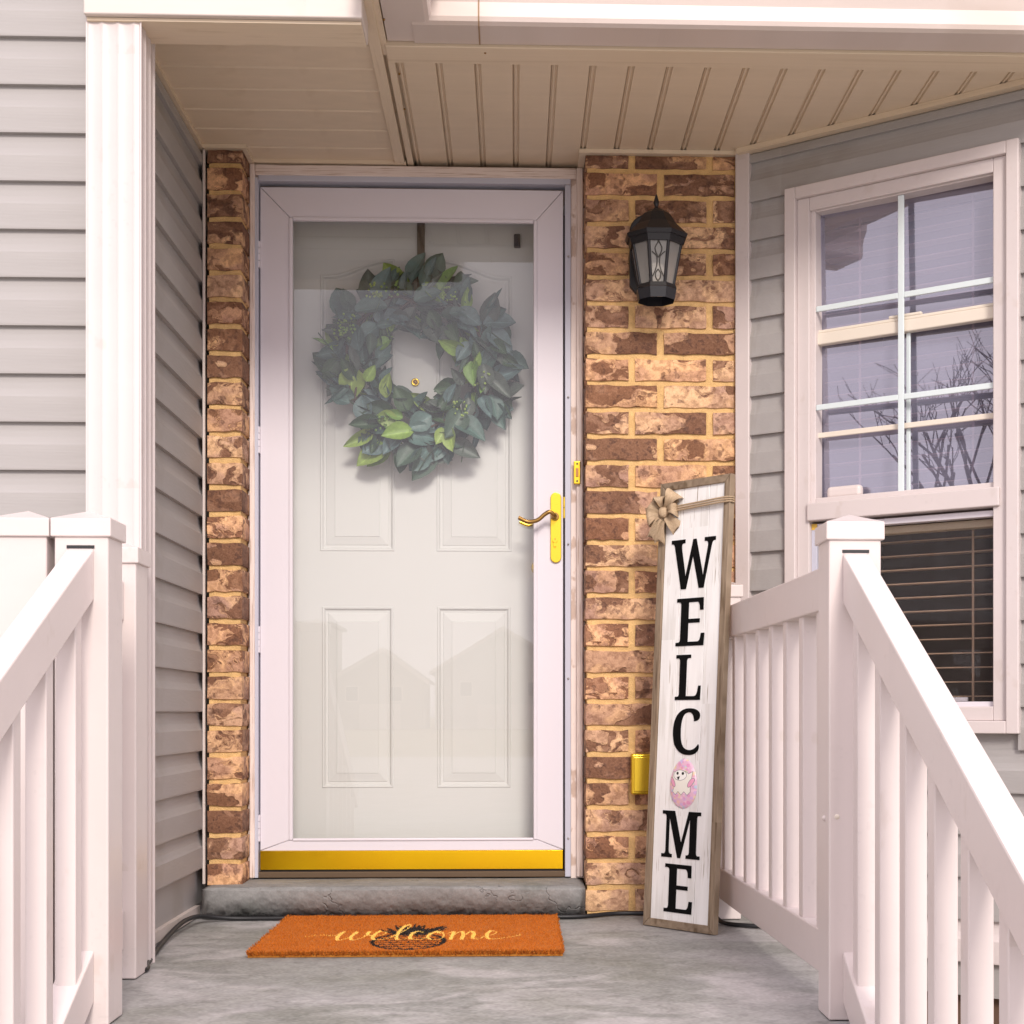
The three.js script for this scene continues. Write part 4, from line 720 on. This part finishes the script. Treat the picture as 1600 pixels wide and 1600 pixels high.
// ---------------------------------------------------------------- wreath behind the glass
{
  const wz = -0.222, cx = X(654, wz), cy = Y(572, wz);
  const hanger = thing('wreath_hanger', 'brown metal strap hooked over the entry door above the wreath', 'hanger', [cx, 0, 0]);
  part('strap', boxAt(X(652, ez) - cx, X(664, ez) - cx, cy + 0.19, CEIL - 0.06, ez + 0.005, ez + 0.008), std(lin(0.10, 0.075, 0.05), 0.45, { metalness: 0.5 }), hanger);
  part('hook', boxAt(X(652, ez) - cx, X(664, ez) - cx, cy + 0.188, cy + 0.20, ez + 0.0085, wz + 0.02), std(lin(0.10, 0.075, 0.05), 0.45, { metalness: 0.5 }), hanger);
  const t = thing('leaf_wreath', 'round wreath of blue green eucalyptus leaves with lighter green ones', 'wreath', [cx, cy, wz]);
  const R = 0.206, vine = std(lin(0.085, 0.055, 0.035), 0.9);
  for (let k = 0; k < 5; k++) { const p = []; for (let i = 0; i < 30; i++) { const a = i / 30 * Math.PI * 2, r = R + 0.022 * Math.cos(a * (3 + k) + k * 1.3); p.push([r * Math.cos(a), r * Math.sin(a), 0.016 * Math.sin(a * (3 + k) + k * 2.1) - 0.01]); } part('vine', tube(p, rr(0.0035, 0.006), 90, 5, true), vine, t); }
  // leaf shapes: unit length along +x, blade in xy, cupped and drooping
  const leafGeo = (wid, tip, cup, droop) => grid(6, 4, (u, v) => { const s = (v - 0.5) * 2, half = wid * Math.pow(Math.sin(Math.PI * Math.pow(Math.min(1, u * 0.985 + 0.012), tip)), 0.8); return [u, s * half, cup * s * s * half * 1.6 - droop * u * u + 0.02 * Math.sin(u * 6 + s * 2)]; });
  const LG = [leafGeo(0.30, 0.85, 0.5, 0.12), leafGeo(0.34, 0.75, 0.38, 0.24), leafGeo(0.25, 0.7, 0.65, -0.14), leafGeo(0.36, 0.95, 0.28, 0.07), leafGeo(0.13, 0.75, 0.8, 0.36)];
  const leafT = texture(128, 64, (u, v) => { const s = Math.abs(v - 0.5) * 2, mid = 1 - sst(0.02, 0.09, s), ve = 1 - sst(0, 0.14, Math.abs(((u * 9 - s * 2.2) % 1 + 1) % 1 - 0.5) * 2), n = fbm(u * 10, v * 6, 3), k = 214 + 40 * (n - 0.5) + 34 * mid + 14 * ve; return [k, k, k - 6, 0.5 - 0.3 * mid - 0.15 * ve]; });
  const lm = (r, g, b) => phys(lin(r * 1.35, g * 1.35, b * 1.4), 0.5, { map: leafT.map, bumpMap: leafT.bump, bumpScale: 0.0006, side: THREE.DoubleSide, sheen: 0.25, sheenRoughness: 0.5 });
  const blue = [lm(0.065, 0.125, 0.105), lm(0.085, 0.155, 0.140), lm(0.050, 0.095, 0.062), lm(0.105, 0.170, 0.170), lm(0.085, 0.11, 0.09)], green = [lm(0.21, 0.34, 0.055), lm(0.15, 0.28, 0.05), lm(0.26, 0.37, 0.08)], deep = [lm(0.03, 0.072, 0.028), lm(0.042, 0.09, 0.035)];
  const v = new THREE.Vector3(), m4 = new THREE.Matrix4();
  const N = 296;
  for (let i = 0; i < N; i++) {
    const ph = i * 2.39996 + rr(-0.1, 0.1), ring = rnd(), a = ph % (Math.PI * 2);
    const r0 = R - 0.004 + (ring - 0.5) * 0.175, len = rr(0.062, 0.118) * (ring > 0.5 ? 1.0 : 0.8);
    const out = ring > 0.62 ? rr(0.5, 1.7) : ring < 0.3 ? rr(-1.3, -0.2) : rr(-0.1, 0.6), sp = rr(-0.9, 0.9);
    const rad = [Math.cos(a), Math.sin(a)], tan = [-Math.sin(a), Math.cos(a)], sgn = (i % 7 < 5) ? -1 : 1;
    let dx = rad[0] * out + tan[0] * sgn * (0.75 + 0.3 * sp), dy = rad[1] * out + tan[1] * sgn * (0.75 + 0.3 * sp), dzv = rr(-0.12, 0.42);
    const z0 = rr(-0.022, 0.026) * (ring > 0.2 && ring < 0.8 ? 1.2 : 0.7);
    v.set(dx, dy, 0).normalize(); const D = new THREE.Vector3(v.x, v.y, dzv).normalize();
    const maxUp = 0.058 - z0, maxDn = 0.045 + z0; if (D.z * len > maxUp) D.z = maxUp / len; if (D.z * len < -maxDn) D.z = -maxDn / len; D.normalize();
    const nrm = new THREE.Vector3(rr(-0.75, 0.75), rr(-0.5, 0.8), 1).normalize(), side = new THREE.Vector3().crossVectors(nrm, D).normalize(), nn = new THREE.Vector3().crossVectors(D, side);
    m4.makeBasis(D, side, nn);
    const light = rnd() < 0.15, dk = !light && rnd() < 0.17;
    const stray = i % 27 === 5; const mm = light ? green : dk ? deep : blue, g = LG[rnd() < 0.11 ? 4 : Math.floor(rnd() * 4)];
    const mesh = part('leaf', g, mm[Math.floor(rnd() * mm.length)], t, [Math.cos(a) * r0 - D.x * len * 0.25, Math.sin(a) * r0 - D.y * len * 0.25, z0]);
    mesh.quaternion.setFromRotationMatrix(m4); if (stray) { mesh.geometry = LG[4]; mesh.position.set(Math.cos(a) * 0.25, Math.sin(a) * 0.25, 0.0); } mesh.scale.set(len * (stray ? 1.5 : 1), len * rr(0.82, 1.12), len * 0.9);
  }
  for (let k = 0; k < 9; k++) { const a = rr(0, 6.28), r = rr(0.19, 0.27), b = []; for (let i = 0; i < 16; i++) b.push(new THREE.SphereGeometry(rr(0.0028, 0.005), 7, 5).translate(Math.cos(a) * r + rr(-0.024, 0.024), Math.sin(a) * r + rr(-0.024, 0.024), rr(0.022, 0.05))); part('berry_cluster', mergeGeometries(b), green[k % 3], t); }
  for (let k = 0; k < 12; k++) { const a = rr(0, 6.28), r = 0.23, l = rr(0.06, 0.1), b = a - rr(0.1, 0.5); part('twig', tube([[Math.cos(a) * r, Math.sin(a) * r, 0.01], [Math.cos(b) * (r + l * 0.5), Math.sin(b) * (r + l * 0.5), 0.02], [Math.cos(b - 0.12) * (r + l), Math.sin(b - 0.12) * (r + l), 0.012]], 0.0016, 8, 5), deep[0], t); }
}
// ================================================================ street side, seen only mirrored in the glass
{
  const mirX = (px, D) => (px - 805) / FOC * D, mirY = (py, D) => EYE.y + (PY - py) / FOC * D, Dz = 2 * 0.145 + EYE.z;
  const wall = [std(lin(0.42, 0.38, 0.34), 0.9), std(lin(0.5, 0.47, 0.44), 0.9), std(lin(0.36, 0.34, 0.33), 0.9)], roofM = std(lin(0.13, 0.115, 0.11), 0.9), pane = std(lin(0.05, 0.055, 0.07), 0.2);
  const house = (label, px0, px1, pyPeak, pyEave, dist, wm, ridge) => {
    const D = dist + Dz, x0 = mirX(px0, D), x1 = mirX(px1, D), y1 = mirY(pyEave, D), yp = mirY(pyPeak, D), w = x1 - x0, t = thing('street_house', label, 'house', [(x0 + x1) / 2, -0.78, dist]);
    const h = y1 + 0.78, p = yp + 0.78, dep = 10;
    part('wall', boxAt(-w / 2, w / 2, 0, h, 0, dep), wm, t);
    if (p > h + 0.4) { part('gable', extrude([[-w / 2, h + 0.002], [w / 2, h + 0.002], [ridge * w, p - 0.1]], dep), wm, t);
      for (const s of [-1, 1]) { const ex = s * w / 2 + s * 0.5, rx = ridge * w, sl = (p - h) / Math.abs(rx - s * w / 2), ey = h - 0.5 * sl; part('roof', extrude(s < 0 ? [[ex, ey], [rx, p], [rx, p + 0.22], [ex, ey + 0.22]] : [[rx, p], [ex, ey], [ex, ey + 0.22], [rx, p + 0.22]], dep + 0.8).translate(0, 0, -0.4), roofM, t); part('barge_board', extrude(s < 0 ? [[ex, ey - 0.15], [rx, p - 0.15], [rx, p + 0.23], [ex, ey + 0.23]] : [[rx, p - 0.15], [ex, ey - 0.15], [ex, ey + 0.23], [rx, p + 0.23]], 0.08).translate(0, 0, -0.5), M.trim, t); } }
    else part('roof', boxAt(-w / 2 - 0.4, w / 2 + 0.4, h + 0.002, h + 0.3, -0.4, dep + 0.4), roofM, t);
    for (const q of [-0.28, 0.2]) { const wd = part('window', boxAt(q * w - 0.6, q * w + 0.6, h * 0.55, h * 0.55 + 1.4, -0.06, -0.002), M.trim, t); part('pane', boxAt(q * w - 0.5, q * w + 0.5, h * 0.55 + 0.1, h * 0.55 + 1.3, -0.09, -0.062), pane, wd); }
    part('garage_door', boxAt(-w * 0.2, w * 0.25, 0, 2.2, -0.07, -0.002), M.trim, t);
  };
  house('tall flat roofed neighbour house across the street, mirrored faintly in the door glass', 380, 514, 976, 978, 118, wall[2], 0);
  house('gabled neighbour house across the street, mirrored low in the door glass', 520, 662, 1016, 1062, 124, wall[0], 0.06);
  house('larger gabled neighbour house across the street, mirrored beside the door lever', 680, 900, 983, 1048, 128, wall[1], -0.02);
  // bare tree mirrored in the bay window
  const gu = B(1545, 735), hit = bay0.clone().addScaledVector(bayU, gu[0]); hit.y = gu[1]; const d = ray(1545, 735), pn = bayN.clone().addScaledVector(bayU, 0.044).add(new THREE.Vector3(0, -0.026, 0)).normalize(), rf = d.clone().addScaledVector(pn, -2 * d.dot(pn)), far = 20, base = hit.clone().addScaledVector(rf, far / Math.hypot(rf.x, rf.z));
  const t = thing('bare_tree', 'leafless tree on the street side, mirrored in the bay window', 'tree', [base.x, -0.78, base.z]);
  const bark = std(lin(0.06, 0.05, 0.045), 0.95), tr = [], br = [];
  const grow = (p, dir, len, r, dep, list) => { const mid = p.clone().addScaledVector(dir, len * 0.5).add(new THREE.Vector3(rr(-1, 1), rr(-0.3, 0.5), rr(-1, 1)).multiplyScalar(len * 0.07)), end = p.clone().addScaledVector(dir, len); list.push(tube([p, mid, end], r, 4, dep > 3 ? 4 : 6)); if (dep >= 6) return; const n = dep < 3 ? 3 : 2; for (let i = 0; i < n; i++) { const nd = dir.clone().add(new THREE.Vector3(rr(-0.95, 0.95), rr(-0.1, 0.8), rr(-0.95, 0.95))).normalize(); grow(p.clone().addScaledVector(dir, len * rr(0.55, 1)), nd, len * rr(0.62, 0.84), r * 0.62, dep + 1, br); } };
  seed = 31337; grow(new THREE.Vector3(0, 0, 0), new THREE.Vector3(0, 1, 0), 2.5, 0.09, 0, tr);
  part('trunk', mergeGeometries(tr), bark, t); part('crown', mergeGeometries(br), bark, t);
}
const boxed = new Set();
scene.traverse(o => {                                           // texture coordinates in metres by face direction
  if (!o.isMesh || (o.material !== M.rail && o.material !== M.white && o.material !== M.trim) || boxed.has(o.geometry)) return;
  const g = o.geometry; boxed.add(g); const p = g.attributes.position, n = g.attributes.normal, u = new Float32Array(p.count * 2), k = boxed.size * 0.37;
  for (let i = 0; i < p.count; i++) { const x = Math.abs(n.getX(i)), y = Math.abs(n.getY(i)), z = Math.abs(n.getZ(i)); if (z >= x && z >= y) { u[2 * i] = p.getX(i); u[2 * i + 1] = p.getY(i); } else if (x >= y) { u[2 * i] = p.getZ(i); u[2 * i + 1] = p.getY(i); } else { u[2 * i] = p.getX(i); u[2 * i + 1] = p.getZ(i); } u[2 * i] += k; u[2 * i + 1] += k * 1.7; }
  g.setAttribute('uv', new THREE.BufferAttribute(u, 2));
});
scene.traverse(o => { if (o.isMesh) { o.castShadow = o.receiveShadow = true; } });
renderer.render(scene, camera);
